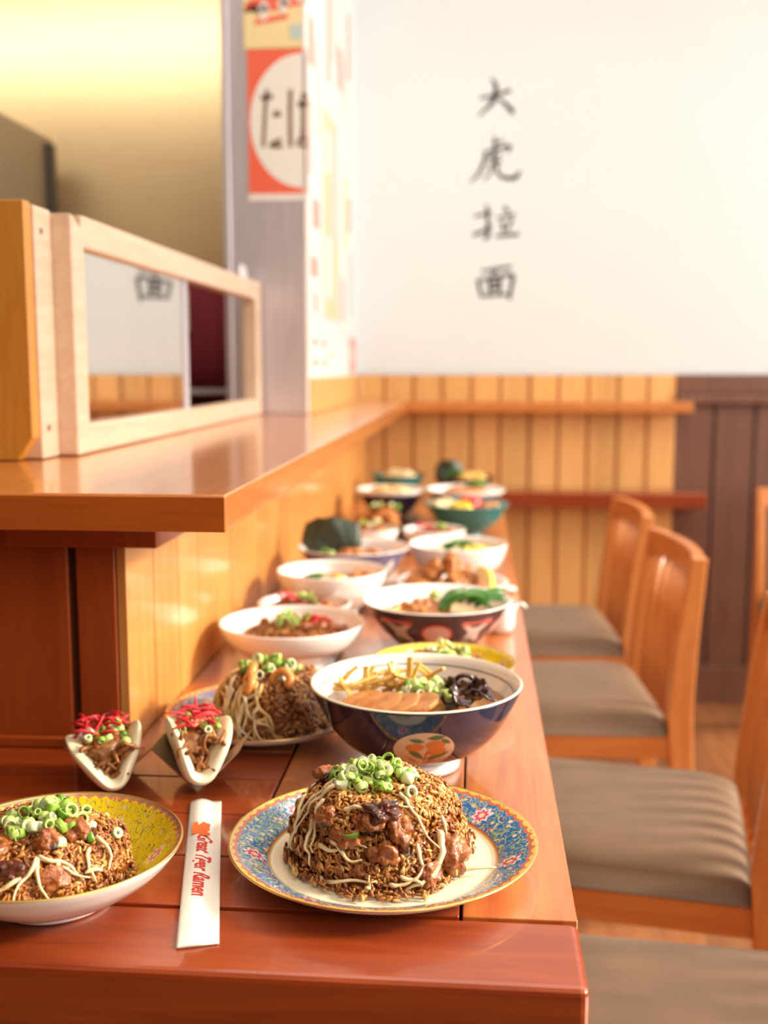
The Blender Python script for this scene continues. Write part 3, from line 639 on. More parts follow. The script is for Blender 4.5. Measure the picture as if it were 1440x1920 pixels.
def make_bowl(root, R, H, foot_r, foot_h, shape, m_out, m_in, m_foot=None, m_rim=None, ring=None, seg=72, th=0.0045):
    o, inn = bowl_profiles(R, H, foot_r, foot_h, shape, th)
    prof = [(p[0], p[1], 0) for p in o[:-1]] + [(o[-1][0], o[-1][1], 2), (R - th * 0.4, H + th * 0.35, 2)]
    zi = inn[::-1]; prof += [(p[0], p[1], 1) for p in zi] + [(foot_r * 0.6, inn[0][1], 1), (0.0005, inn[0][1], 1)]
    mb = MB(); mb.lathe(prof, seg); mb.lathe([(foot_r, foot_h), (0.0005, foot_h)], seg, 0)
    b = mb.build('body', [m_out, m_in, m_rim or m_in], root)
    f = MB().lathe([(foot_r - 0.001, foot_h - 0.0005), (foot_r, foot_h * 0.5), (foot_r, 0.001), (foot_r - 0.002, 0.0002), (foot_r - 0.006, 0.0002), (foot_r - 0.007, foot_h - 0.0005)], seg, closed=True).build('foot_ring', m_foot or m_out, root)
    if ring:
        zs = [p[1] for p in inn]; rs = [p[0] for p in inn]; zz = ring; rr = float(np.interp(zz, zs, rs)) - 0.0004
        MB().lathe([(rr, zz), (rr + 0.0006, zz + 0.0014), (rr + 0.0008, zz + 0.0014), (rr + 0.0004, zz)], seg, closed=True).build('painted_ring', M['line'], root)
    return o, inn
def decal(root, name, prof, th0, s0, shape, mat, off=0.0005, rot=0.0, flip=1):
    """2-D convex outline (u,v metres) laid on the lathe surface at angle th0, height s0"""
    zs = [p[1] for p in prof]; rs = [p[0] for p in prof]
    L = [0.0]
    for a, b in zip(prof, prof[1:]): L.append(L[-1] + math.hypot(b[0] - a[0], b[1] - a[1]))
    sc = float(np.interp(s0, zs, L))
    cu = sum(p[0] for p in shape) / len(shape); cv = sum(p[1] for p in shape) / len(shape)
    n = len(shape); vs = []
    def put(u, v, h):
        cr, sr = math.cos(rot), math.sin(rot); u, v = u * cr - v * sr, u * sr + v * cr
        s = sc + v; r = float(np.interp(s, L, rs)); z = float(np.interp(s, L, zs))
        r2 = float(np.interp(s + 0.001, L, rs)); z2 = float(np.interp(s + 0.001, L, zs)); tr, tz = r2 - r, z2 - z; l = math.hypot(tr, tz) or 1
        nr, nz = tz / l, -tr / l; rc = float(np.interp(sc, L, rs))
        th = th0 + u / rc; rr = r + nr * h
        return (rr * math.cos(th), rr * math.sin(th), z + nz * h)
    rings = 8
    for k in range(rings + 1):
        f = k / rings
        for p in shape: vs.append(put(cu + (p[0] - cu) * f, cv + (p[1] - cv) * f, off))
    fs = [(k * n + i, k * n + (i + 1) % n, (k + 1) * n + (i + 1) % n, (k + 1) * n + i) for k in range(rings) for i in range(n)]
    mb = MB(); mb.add(vs, fs)
    return mb.build(name, mat, root, fix=False)
def ell(cx, cy, a, b, rot=0, n=28):
    c, s = math.cos(rot), math.sin(rot)
    return [(cx + a * math.cos(t) * c - b * math.sin(t) * s, cy + a * math.cos(t) * s + b * math.sin(t) * c) for t in [2 * PI * k / n for k in range(n)]]
def leaf2(cx, cy, L, W, rot=0, n=10):
    pts = [(-L / 2 + L * k / n, W / 2 * math.sin(PI * k / n)) for k in range(n + 1)] + [(L / 2 - L * k / n, -W / 2 * math.sin(PI * k / n)) for k in range(1, n)]
    c, s = math.cos(rot), math.sin(rot); return [(cx + x * c - y * s, cy + x * s + y * c) for x, y in pts]

# ---- small food pieces
def ring_mesh(ro, ri, h, mats, tilt=0.0, solid=False):
    mb = MB(); seg = 14
    if solid: mb.lathe([(0.0002, 0), (ro * 0.5, 0), (ro, 0), (ro, h), (ro * 0.72, h), (ro * 0.40, h), (0.0002, h)], seg)
    else: mb.lathe([(ro * 0.96, 0, 0), (ro, h * 0.3, 0), (ro, h * 0.7, 0), (ro * 0.96, h, 1), (ri, h, 1), (ri * 0.95, h * 0.5, 1), (ri, 0, 1)], seg, closed=True)
    me = mb.mesh('scallion_ring', mats); b = bmesh.new(); b.from_mesh(me); bmesh.ops.recalc_face_normals(b, faces=b.faces)
    for v in b.verts: v.co.x *= 1 + tilt; v.co.z -= h / 2
    b.to_mesh(me); b.free(); return me
RINGS = [ring_mesh(0.0046, 0.0030, 0.0040, [SCAL[1], SCAL[2]], 0.1), ring_mesh(0.0038, 0.0022, 0.0048, [SCAL[1], SCAL[2]]), ring_mesh(0.0048, 0.0036, 0.0030, [SCAL[0], SCAL[1]], 0.25),
         ring_mesh(0.0044, 0.0018, 0.0046, [SCAL[2], SCAL[3]]), ring_mesh(0.0034, 0.0020, 0.0040, [SCAL[0], SCAL[2]]), ring_mesh(0.0044, 0.0018, 0.0070, [SCAL[3], SCAL[3]], -0.05, True),
         ring_mesh(0.0048, 0.0028, 0.0060, [SCAL[2], SCAL[3]], 0.15)]
WGT = [4, 5, 3, 6, 4, 2.2, 5]
def scallions(n, centre, rx, ry, zf, label, group, lift=0.012, rs=None, big=1.0, extra=0):
    rr = random.Random(hash_(label)); k = 0
    for i in range(n + extra):
        if i < n:
            a = rr.uniform(0, 2 * PI); q = math.sqrt(rr.random()); 
        else:
            a = rr.uniform(0, 2 * PI); q = rr.uniform(1.0, 1.9)
        x = centre[0] + rx * q * math.cos(a); y = centre[1] + ry * q * math.sin(a)
        z = zf(x, y) + 0.003 + (lift * max(0, 1 - q * q) * rr.random() if i < n else 0)
        o = bpy.data.objects.new('scallion_ring', rr.choices(RINGS, WGT)[0]); COL.objects.link(o)
        o.location = (x, y, z); o.rotation_euler = (rr.uniform(-1.3, 1.3), rr.uniform(-1.3, 1.3), rr.uniform(0, 6.28)); s = big * rr.uniform(0.75, 1.2); o.scale = (s, s, s * rr.uniform(0.8, 1.1))
        tag(o, label, 'scallion', group)
def hash_(s):
    h = 7
    for c in s: h = (h * 131 + ord(c)) % 1000003
    return h

def build_rice(name, label, centre, surf, n, R, H, weights, seed=1, L=(0.0056, 0.0076), core=None, spill=0.0, W=0.00155, kindlabel=True):
    """rice heap: a solid rough core covered in individually oriented grains; surf(theta,t)->(point, normal)"""
    rs = np.random.RandomState(seed); V = []; F = []; MI = []
    ring = 6; st = [(-1.0, 0.25), (-0.62, 0.82), (0.0, 1.0), (0.62, 0.82), (1.0, 0.25)]
    cnt = 0
    for i in range(n):
        th = rs.uniform(0, 2 * PI); t = 1 - (rs.uniform(0, 1) ** 0.62) if i % 3 else rs.uniform(0, 1)
        p, nn = surf(th, t); p = Vector(p); nn = Vector(nn).normalized()
        out = abs(rs.normal(0, 0.0009)) - 0.0006
        if spill and t < 0.12 and rs.rand() < 0.6: 
            k = 1 + rs.uniform(0, spill) ** 1.0; p = Vector((centre[0] + (p.x - centre[0]) * k, centre[1] + (p.y - centre[1]) * k, max(p.z - 0.004, centre[2] + 0.0015 + rs.rand() * 0.003)))
        p = p + nn * out
        r3 = Vector(rs.normal(0, 1, 3)); tg = (r3 - nn * r3.dot(nn) * rs.uniform(0.75, 1.0)).normalized()
        u = tg.cross(Vector((rs.normal(), rs.normal(), rs.normal()))).normalized(); b = tg.cross(u)
        l = rs.uniform(*L) / 2; wv = W * rs.uniform(0.85, 1.15); o = len(V); bend = rs.uniform(-0.0006, 0.0006)
        for (s, k) in st:
            c = p + tg * (s * l) + u * (bend * (1 - s * s))
            for j in range(ring):
                a = 2 * PI * j / ring; V.append(c + (u * math.cos(a) + b * math.sin(a) * 0.8) * (wv * k))
        for a in range(4):
            for j in range(ring):
                j2 = (j + 1) % ring; F.append((o + a * ring + j, o + a * ring + j2, o + (a + 1) * ring + j2, o + (a + 1) * ring + j))
        F.append(tuple(o + j for j in range(ring))[::-1]); F.append(tuple(o + 4 * ring + j for j in range(ring)))
        cl = mnoise.noise(p * 45) * 0.6; ws = np.array(weights(t, cl * 2.4), float); ws = np.clip(ws, 0.001, None)
        MI.extend([int(rs.choice(4, p=ws / ws.sum()))] * (4 * ring + 2))
    # core
    o = len(V); nt, na = 14, 48
    for i in range(nt + 1):
        for j in range(na):
            p, nn = surf(2 * PI * j / na, i / nt); p = Vector(p); q = p - Vector(nn).normalized() * (0.0018 + 0.0012 * mnoise.noise(p * 160)); V.append(q)
    for i in range(nt):
        for j in range(na):
            j2 = (j + 1) % na; F.append((o + i * na + j, o + i * na + j2, o + (i + 1) * na + j2, o + (i + 1) * na + j)); MI.append(1 if i > nt * 0.5 else 0)
    mb = MB(); mb.v = [tuple(v) for v in V]; mb.f = F; mb.mi = MI
    o = mb.build(name, RICE, smooth=True, fix=False)
    return tag(o, label, 'fried rice', None, 'stuff')
def mound(centre, R, H, prof=None, wob=0.05, seed=0, rx=1.0, ry=1.0):
    pr = prof or [(1.0, 0.0), (0.985, 0.22), (0.93, 0.50), (0.83, 0.76), (0.66, 0.93), (0.36, 0.99), (0.02, 1.0)]
    ts = [i / (len(pr) - 1) for i in range(len(pr))]
    def rz(t): return float(np.interp(t, ts, [p[0] for p in pr])), float(np.interp(t, ts, [p[1] for p in pr]))
    def surf(th, t):
        r, z = rz(t); k = 1 + wob * mnoise.noise(Vector((math.cos(th) * 1.6 + seed, math.sin(th) * 1.6, z * 2.5 + seed)))  + wob * 0.5 * mnoise.noise(Vector((math.cos(th) * 5, math.sin(th) * 5 + seed, z * 7)))
        p = Vector((centre[0] + R * rx * r * k * math.cos(th), centre[1] + R * ry * r * k * math.sin(th), centre[2] + H * z * (1 + 0.25 * wob * mnoise.noise(Vector((math.cos(th) * 3, math.sin(th) * 3, seed))))))
        lump = 0.0026 * mnoise.noise(p * 70 + Vector((seed, 0, 0))) + 0.002 * mnoise.noise(p * 150)
        r1, z1 = rz(min(t + 0.03, 1)); r0, z0 = rz(max(t - 0.03, 0)); dr, dz = (r1 - r0) * R, (z1 - z0) * H
        nn = Vector((dz * math.cos(th), dz * math.sin(th), -dr)); nn = nn.normalized() if nn.length > 1e-9 else Vector((0, 0, 1))
        return p + nn * lump, nn
    def zf(x, y):
        q = math.hypot((x - centre[0]) / rx, (y - centre[1]) / ry) / R
        rr_ = [p[0] for p in pr][::-1]; zz = [p[1] for p in pr][::-1]
        return centre[2] + H * (float(np.interp(q, rr_, zz)) if q < 1 else 0.0)
    return surf, zf
def strand(surf, th0, t0, dth, dt, n, rad, off=0.0018, wig=0.4, seed=0, curl=0):
    """a strand lying over the heap from (th0,t0)"""
    pts = []
    rr = random.Random(seed); ph = rr.uniform(0, 6)
    for i in range(n):
        s = i / (n - 1); th = th0 + dth * s + wig * 0.14 * math.sin(ph + s * 3.5); t = min(max(t0 + dt * s + wig * 0.06 * math.sin(ph * 2 + s * 6), 0.01), 0.95)
        p, nn = surf(th, t); p = Vector(p) + Vector(nn) * (off + 0.0010 * math.sin(ph + s * 5)); pts.append(p)
    return pts
def add_strand(name, label, cat, group, pts, rad, mat, seg=7, taper=True):
    n = len(pts); rads = [rad * (0.55 + 0.45 * math.sin(PI * min(1, (i + 1.2) / (n + 1)) ** 0.7)) if taper else rad for i in range(n)]
    if taper and n > 6: rads = [rad * (1.25 - 0.85 * (i / (n - 1)) ** 0.8) for i in range(n)]; rads[0] = rad * 0.5
    elif taper: rads[-1] = rad * 0.35
    return tag(MB().tube(pts, rads, seg).build(name, mat), label, cat, group)
def chunk(name, label, cat, group, c, r, mat, seed, rot=(0, 0, 0), amp=0.35, freq=1.5, sub=4):
    from mathutils import Euler
    return tag(MB().blob((0, 0, 0), r, seed, amp, freq, sub).build(name, mat, loc=c), label, cat, group), None
def chunk_at(name, label, cat, group, surf, th, t, r, mat, seed, out=0.3, amp=0.35, sub=4):
    p, nn = surf(th, t); p = Vector(p) + Vector(nn) * (r[2] * out)
    o, _ = chunk(name, label, cat, group, p, r, mat, seed, amp=amp, sub=sub)
    o.rotation_euler = Vector(nn).to_track_quat('Z', 'Y').to_euler(); return o
TZ = cz + 0.0005

# ------------------------------------------------------------------ blue floral plate with rice mound (front)
def make_plate(root, R, mat, well, rimz=0.022, foot=None):
    prof = [(0.0005, 0.0052), (well * 0.97, 0.0052), (well, 0.0058), (well * 1.06, 0.0105), (R * 0.9, rimz - 0.004), (R - 0.0015, rimz)]
    mb = MB(); ins = smooth_prof(prof[1:], 5); pr = [(0.0005, 0.0052, 0)] + [(a, b, 0) for a, b in ins[:-1]] + [(R - 0.0015, rimz, 1), (R, rimz + 0.0002, 1), (R + 0.0001, rimz - 0.0012, 2)]
    pr += [(R * 0.9, rimz - 0.0095, 2), (well * 1.02, 0.0035, 2), (well * 0.72, 0.0025, 2), (well * 0.70, 0.0003, 2), (well * 0.66, 0.0003, 2), (well * 0.65, 0.002, 2), (0.0005, 0.002, 2)]
    mb.lathe(pr, 128); return mb.build('body', [mat, M['gold'], M['white']], root, fix=True)
pc = (-0.0755, 0.888)
r = empty('dinner_plate', (pc[0], pc[1], TZ), 'blue floral enamel plate with gold rim under the front rice mound', 'plate')
make_plate(r, 0.131, M['blue_plate'], 0.096).rotation_euler = (0, 0, 0.35)
mc = (pc[0] - 0.004, pc[1] + 0.001, TZ + 0.006)
surfA, zfA = mound(mc, 0.0715, 0.068, wob=0.13, seed=3)
def wA(t, cl): return [2.4 - 3.0 * t + cl * 3, 1.9 - 0.4 * t + cl, 0.9 + 1.9 * t - cl, 0.25 + 0.8 * t - cl * 2]
build_rice('fried_rice', 'big glossy brown fried rice mound on the blue floral plate', mc, surfA, 5600, 0.078, 0.068, wA, 5, spill=0.17)
CA = -PI / 2                                   # direction towards the viewer
for th, t, rr_, sd, lb in ((CA - 0.02, 0.52, (0.011, 0.010, 0.007), 1, 'glazed chicken piece at the middle of the front rice mound, left of the blackened one'),
        (CA + 0.36, 0.44, (0.010, 0.013, 0.008), 2, 'folded glazed chicken piece right of the blackened one in the front rice mound'),
        (CA - 0.34, 0.38, (0.012, 0.008, 0.006), 3, 'glazed chicken piece low at the left middle of the front rice mound'),
        (CA + 1.05, 0.20, (0.014, 0.017, 0.012), 4, 'largest pinkish chicken piece at the right foot of the front rice mound'),
        (CA + 0.17, 0.30, (0.011, 0.010, 0.006), 5, 'glazed chicken piece just below the blackened one in the front rice mound'),
        (CA - 0.62, 0.50, (0.009, 0.008, 0.006), 6, 'small chicken piece between the sprouts at the left of the front rice mound'),
        (CA + 0.62, 0.14, (0.009, 0.010, 0.006), 7, 'small chicken piece beside the thick sprout at the right foot of the front rice mound'),
        (CA - 0.16, 0.16, (0.009, 0.007, 0.005), 8, 'small dark chicken piece near the bottom middle of the front rice mound')):
    chunk_at('chicken_piece', lb, 'chicken', None, surfA, th, t, rr_, M['meat'], sd, 0.10, 0.6)
chunk_at('chicken_piece', 'blackened sticky chicken piece at the middle of the front rice mound', 'chicken', None, surfA, CA + 0.14, 0.58, (0.012, 0.009, 0.008), M['meat_dark'], 12, 0.5, 0.7)
L_ = 'pale bean sprout draped on the front rice mound'; Gp = 'bean sprouts on the front rice mound'
SP = [(CA - 1.15, 0.75, -0.05, -0.62, 22), (CA - 0.95, 0.74, -0.22, -0.55, 20), (CA - 0.90, 0.60, 0.18, -0.35, 16), (CA - 0.75, 0.30, 0.75, 0.02, 20), (CA - 0.55, 0.32, 0.5, -0.08, 18),
      (CA - 0.60, 0.02, 0.65, 0.14, 18), (CA + 0.05, 0.66, 0.62, -0.06, 20), (CA + 0.55, 0.74, 0.24, -0.45, 20), (CA + 0.86, 0.36, -0.45, -0.34, 26), (CA + 0.60, 0.32, 0.05, -0.30, 16),
      (CA + 0.35, 0.20, 0.15, -0.17, 12), (CA - 0.1, 0.05, 0.15, 0.10, 10), (CA - 0.4, 0.62, 0.35, -0.05, 16), (CA - 1.3, 0.55, 0.1, -0.4, 16), (CA - 0.88, 0.42, 0.08, -0.3, 14), (CA + 0.95, 0.5, 0.2, -0.3, 14), (CA + 0.25, 0.10, 0.3, 0.1, 12), (CA + 0.45, 0.34, -0.12, 0.10, 10)]
for i, (a, t, da, dt, n) in enumerate(SP):
    pts = strand(surfA, a, t, da, dt, n, 0.0016, off=0.0030 + 0.001 * (i % 3), seed=i + 10)
    add_strand('bean_sprout', L_, 'bean sprout', Gp, pts, 0.0017 if i != 8 else 0.0028, M['sprout'])
for i, (a, q0, q1, dz) in enumerate(((CA + 1.05, 0.95, 1.42, 0.4), (CA + 0.9, 0.8, 1.15, -0.2), (CA - 0.7, 0.9, 1.12, 0.5))):
    pts = [(mc[0] + 0.0735 * (q0 + (q1 - q0) * s) * math.cos(a + dz * s * 0.5), mc[1] + 0.0735 * (q0 + (q1 - q0) * s) * math.sin(a + dz * s * 0.5), TZ + 0.0085 + 0.003 * math.sin(PI * s) + 0.004 * max(0, (q0 + (q1 - q0) * s - 1.15) * 4)) for s in np.linspace(0, 1, 12)]
    add_strand('bean_sprout', L_, 'bean sprout', Gp, pts, 0.0020, M['sprout'])
scallions(84, (mc[0] - 0.004, mc[1] - 0.006), 0.035, 0.030, zfA, 'green scallion ring heaped on the front rice mound', 'scallion rings on the front rice mound', lift=0.015, big=1.10, extra=7)
chunk('chicken_piece', 'small brown chicken piece left of the scallions atop the front rice mound', 'chicken', None, (mc[0] - 0.047, mc[1] + 0.005, mc[2] + 0.067), (0.010, 0.008, 0.007), M['meat'], 31, amp=0.5)

# ------------------------------------------------------------------ yellow floral bowl at the left edge
yc = (-0.329, 0.800)
r = empty('shallow_bowl', (yc[0], yc[1], TZ), 'yellow floral shallow bowl with white outside, at the lower left edge', 'bowl')
make_bowl(r, 0.101, 0.047, 0.045, 0.006, 'shallow', M['white'], M['yellow_bowl'], M['white'], M['gold'], seg=128, th=0.004)
mc2 = (yc[0] - 0.012, yc[1] - 0.006, TZ + 0.024)
prB = [(1.0, 0.0), (0.96, 0.30), (0.88, 0.55), (0.74, 0.78), (0.52, 0.93), (0.26, 1.0), (0.02, 1.0)]
surfB, zfB = mound(mc2, 0.074, 0.042, prB, wob=0.10, seed=9)
def wB(t, cl): return [1.5 - 0.6 * t + cl * 3, 1.8, 0.9 - cl, 0.15 - cl]
build_rice('fried_rice', 'dark saucy fried rice heap in the yellow floral bowl', mc2, surfB, 3600, 0.08, 0.048, wB, 8)
for th, t, rr_, mt, sd, lb in ((CA + 0.62, 0.66, (0.010, 0.009, 0.009), 'meat', 41, 'upright glazed chicken piece just below the scallions of the yellow floral bowl'),
        (CA + 1.35, 0.66, (0.014, 0.012, 0.008), 'meat', 42, 'wide glazed chicken piece right of the scallions of the yellow floral bowl'),
        (CA + 0.60, 0.30, (0.012, 0.009, 0.005), 'meat', 43, 'flat chicken piece near the front of the yellow floral bowl'),
        (CA + 1.75, 0.74, (0.012, 0.009, 0.006), 'meat_dark', 44, 'blackened chicken piece at the upper right of the yellow floral bowl'),
        (CA - 0.35, 0.6, (0.014, 0.012, 0.007), 'meat', 45, 'chicken piece at the left edge of the yellow floral bowl'),
        (CA + 0.1, 0.42, (0.012, 0.009, 0.005), 'meat_dark', 46, 'dark chicken piece under the crossed sprouts of the yellow floral bowl')):
    chunk_at('chicken_piece', lb, 'chicken', None, surfB, th, t, rr_, M[mt], sd, 0.25, 0.5)
L_ = 'pale bean sprout on the rice of the yellow floral bowl'; Gp = 'bean sprouts in the yellow floral bowl'
for i, (a, t, da, dt, n) in enumerate([(CA + 0.35, 0.52, -0.12, -0.35, 14), (CA + 0.42, 0.52, 0.10, -0.40, 14), (CA + 0.45, 0.55, 0.42, -0.30, 16), (CA + 0.60, 0.45, 0.35, -0.20, 14), (CA - 0.15, 0.25, 0.5, -0.18, 14),
                                       (CA + 1.12, 0.48, -0.1, -0.30, 12), (CA + 1.3, 0.5, -0.05, -0.3, 10), (CA + 0.9, 0.25, 0.3, 0.02, 10), (CA - 0.4, 0.35, 0.25, -0.2, 12), (CA + 0.28, 0.34, -0.5, -0.1, 14)]):
    add_strand('bean_sprout', L_, 'bean sprout', Gp, strand(surfB, a, t, da, dt, n, 0.0016, off=0.004, seed=i + 60), 0.0017, M['sprout'])
scallions(60, (mc2[0] + 0.012, mc2[1] - 0.004), 0.034, 0.034, zfB, 'green scallion ring heaped in the yellow floral bowl at the left edge', 'scallion rings in the yellow floral bowl', lift=0.013, big=1.08, extra=6)

# ------------------------------------------------------------------ chopstick sleeve
pA, pB, pC, pD = atz(357, 1499, TZ + 0.004), atz(415, 1497, TZ + 0.004), atz(410.5, 1761, TZ + 0.004), atz(330, 1770, TZ + 0.004)
root = empty('chopstick_sleeve', (pD.x, pD.y, TZ), 'white paper chopstick sleeve printed in red, lying between the yellow bowl and the blue plate', 'chopstick sleeve')
mb = MB(); nu, nv = 16, 40; vs = []; fs = []
def slv(u, v, h=0.0):          # u across, v along (0 near, 1 far)
    a = pD.lerp(pC, u); b = pA.lerp(pB, u); p = a.lerp(b, v)
    fl = 0.0030 * math.sin(PI * min(1, u * 1.35)) * math.sin(PI * (0.1 + 0.85 * v)) ** 0.5 + 0.002 * v * math.sin(u * 4.5)
    p.z = TZ + 0.0012 + max(fl, 0) + h; return p
for s_ in (0, 1):
    for i in range(nv + 1):
        for j in range(nu + 1):
            p = slv(j / nu, i / nv); 
            vs.append(p if s_ else (p.x, p.y, TZ + 0.0002))
N1 = (nu + 1) * (nv + 1)
for i in range(nv):
    for j in range(nu):
        a = i * (nu + 1) + j; b = a + nu + 1; fs.append((a, b, b + 1, a + 1)); fs.append((N1 + a, N1 + a + 1, N1 + b + 1, N1 + b))
for i in range(nv):
    for j in (0, nu): a = i * (nu + 1) + j; b = a + nu + 1; fs.append((a, b, N1 + b, N1 + a))
for j in range(nu):
    for i in (0, nv): a = i * (nu + 1) + j; fs.append((a, a + 1, N1 + a + 1, N1 + a))
lw2(mb.add(vs, fs).build('paper', M['paper'], root))
# printed words running away from the reader's right to the near end
def text_mesh(txt, shear=0.35, bold=0.022, name='lettering'):
    c = bpy.data.curves.new(name, 'FONT'); c.body = txt; c.size = 1.0; c.shear = shear; c.offset = bold; c.resolution_u = 3; c.align_x = 'LEFT'
    o = bpy.data.objects.new(name, c); COL.objects.link(o); bpy.context.view_layer.update()
    me = bpy.data.meshes.new_from_object(o.evaluated_get(bpy.context.evaluated_depsgraph_get())); bpy.data.objects.remove(o); return me
me = text_mesh('Great Tiger Ramen')
xs = [v.co.x for v in me.vertices]; ys = [v.co.y for v in me.vertices]; tx0, tx1 = min(xs), max(xs)
b = bmesh.new(); b.from_mesh(me); bmesh.ops.triangulate(b, faces=b.faces)
bmesh.ops.subdivide_edges(b, edges=b.edges, cuts=1)
va, vb = 0.682, 0.262                             # along the sleeve
for v in b.verts:
    s = (v.co.x - tx0) / (tx1 - tx0); vv = va + (vb - va) * s
    h = v.co.y / 0.72; uu = 0.33 + 0.44 * h + 0.06 * (1 - s) 
    v.co = slv(uu - 0.05, vv, 0.0004)
b.to_mesh(me); b.free(); me.materials.clear(); me.materials.append(M['print_red'])
lt = bpy.data.objects.new('lettering', me); COL.objects.link(lt); lt.parent = root; lw2(lt)
lg = [(362, 1545), (371, 1543), (372, 1549), (377, 1547), (381, 1543), (388, 1546), (395, 1548), (393, 1556), (394, 1560), (391, 1559), (389, 1564), (394, 1565), (394, 1569), (376, 1569), (372, 1566), (359, 1566)]
vs = []; 
for px, py in lg: q = atz(px, py, TZ + 0.004); vs.append((q.x, q.y, TZ + 0.0052))
n = len(vs); vs2 = [(x, y, z + 0.0003) for x, y, z in vs]
lw2(MB().add(vs + vs2, [tuple(range(n)), tuple(range(n, 2 * n))] + [(i, (i + 1) % n, n + (i + 1) % n, n + i) for i in range(n)]).build('logo', M['print_orange'], root, smooth=False))

# ------------------------------------------------------------------ taco-style holder with two filled buns
hy0, hy1 = 1.018, 1.088
hx = [-0.405, -0.362, -0.3155, -0.270, -0.228]
hz = [0.046, 0.003, 0.046, 0.003, 0.046]
root = empty('bun_holder', (-0.3155, 1.05, TZ), 'zigzag folded satin steel holder carrying two filled buns', 'holder')
mb = MB(); top = [(x, TZ + z) for x, z in zip(hx, hz)]; bot = [(x, TZ + z - 0.0016) for x, z in zip(hx, hz)]
mb.prism(top + bot[::-1], 'y', hy0, hy1); o = lw2(mb.build('sheet', M['holder'], root, smooth=False)); o.rotation_euler = (0, 0, 0)
def make_bun(c, R, half_l, half_r, rz, seed, label):
    """thick dough disc folded about its y axis"""
    r = empty('steamed_bun', c, label, 'bun', None, rz)
    N = 26; top_, bot_ = [], []; r0 = 0.012
    def prof(s, sg, ang):
        a = ang; arc = r0 * a
        if s < arc: t = s / r0; return sg * r0 * math.sin(t), r0 - r0 * math.cos(t), t
        d = s - arc; return sg * (r0 * math.sin(a) + d * math.cos(a)), r0 - r0 * math.cos(a) + d * math.sin(a), a
    grid = {}; V = []; F = []
    for i in range(N + 1):
        for j in range(N + 1):
            a, b2 = 2 * i / N - 1, 2 * j / N - 1
            # square to disc
            u = a * math.sqrt(1 - b2 * b2 / 2); v = b2 * math.sqrt(1 - a * a / 2); q = min(1, math.hypot(u, v))
            uu, vv = u * R, v * R * 0.82; ang = half_l if uu < 0 else half_r
            x, z, t = prof(abs(uu), -1 if uu < 0 else 1, ang); sg = -1 if uu < 0 else 1
            th = 0.0072 * (1 - q ** 5) ** 0.5 + 0.0004
            nx, nz = -sg * math.sin(t), math.cos(t)
            bulge = 0.003 * mnoise.noise(Vector((u * 1.5, v * 1.5, seed)))
            V.append((x + nx * (th + bulge), vv, z + nz * (th + bulge))); V.append((x - nx * (th - bulge), vv, z - nz * (th - bulge)))
    def id_(i, j, s): return (i * (N + 1) + j) * 2 + s
    for i in range(N):
        for j in range(N):
            F.append((id_(i, j, 0), id_(i + 1, j, 0), id_(i + 1, j + 1, 0), id_(i, j + 1, 0))); F.append((id_(i, j, 1), id_(i, j + 1, 1), id_(i + 1, j + 1, 1), id_(i + 1, j, 1)))
    for i in range(N):
        for j in (0, N): F.append((id_(i, j, 0), id_(i, j, 1), id_(i + 1, j, 1), id_(i + 1, j, 0)))
    for j in range(N):
        for i in (0, N): F.append((id_(i, j, 0), id_(i, j + 1, 0), id_(i, j + 1, 1), id_(i, j, 1)))
    MB().add(V, F).build('dough', M['bun'], r, sub=1)
    return r
def fill_bun(root, label_tail, seed, w=1.0, lean=0.0):
    rr = random.Random(seed); c = Vector(root.location); rz = root.rotation_euler.z
    def Wd(x, y, z): return (c.x + x * math.cos(rz) - y * math.sin(rz), c.y + x * math.sin(rz) + y * math.cos(rz), c.z + z)
    mb = MB()
    mb.blob(Wd(lean * 0.3, 0, 0.026), (0.017, 0.036, 0.016), seed, 0.3, 2, 3)
    for k in range(80):
        x, y, z = rr.uniform(-0.021, 0.021) + lean * 0.3, rr.uniform(-0.042, 0.028), rr.uniform(0.010, 0.041)
        x *= z / 0.034; d = Vector((rr.uniform(-1, 1), rr.uniform(-1, 1), rr.uniform(-0.8, 0.8))).normalized() * 0.010; e = Vector((rr.uniform(-1, 1), rr.uniform(-1, 1), rr.uniform(-1, 1))) * 0.004
        p = Vector(Wd(x, y, z)); mb.tube([p - d, p - d * 0.5 + e * 0.8, p + e, p + d * 0.5 + e * 0.7, p + d], [0.0013, 0.0021, 0.0024, 0.0020, 0.0012], 7)
    tag(mb.build('pulled_pork', M['pork']), 'shredded brown pork filling ' + label_tail, 'pork', None, 'stuff')
    for k in range(13):
        p = Vector(Wd(rr.uniform(-0.019, 0.019) + lean, rr.uniform(-0.036, 0.015), 0.042 + rr.uniform(0, 0.007)))
        o = bpy.data.objects.new('scallion_ring', rr.choices(RINGS, WGT)[0]); COL.objects.link(o); o.location = p
        o.rotation_euler = (rr.uniform(-1, 1), rr.uniform(-1, 1), 0); o.scale = (0.95,) * 3
        tag(o, 'green scallion piece under the ginger ' + label_tail, 'scallion', 'scallions ' + label_tail)
    for k in range(26):
        p = Vector(Wd(rr.uniform(-0.020, 0.020) + lean, rr.uniform(-0.020, 0.028), 0.045 + rr.uniform(0, 0.008)))
        d = Vector((rr.uniform(-1, 1), rr.uniform(-0.6, 0.6), rr.uniform(-0.25, 0.35))).normalized() * rr.uniform(0.008, 0.015)
        add_strand('ginger_strip', 'red pickled ginger strip ' + label_tail, 'pickled ginger', 'ginger strips ' + label_tail, [p - d, p - d * 0.3 + Vector((0, 0, 0.002)), p + d * 0.4 + Vector((0, 0, 0.001)), p + d], 0.0016, M['ginger'], 6)
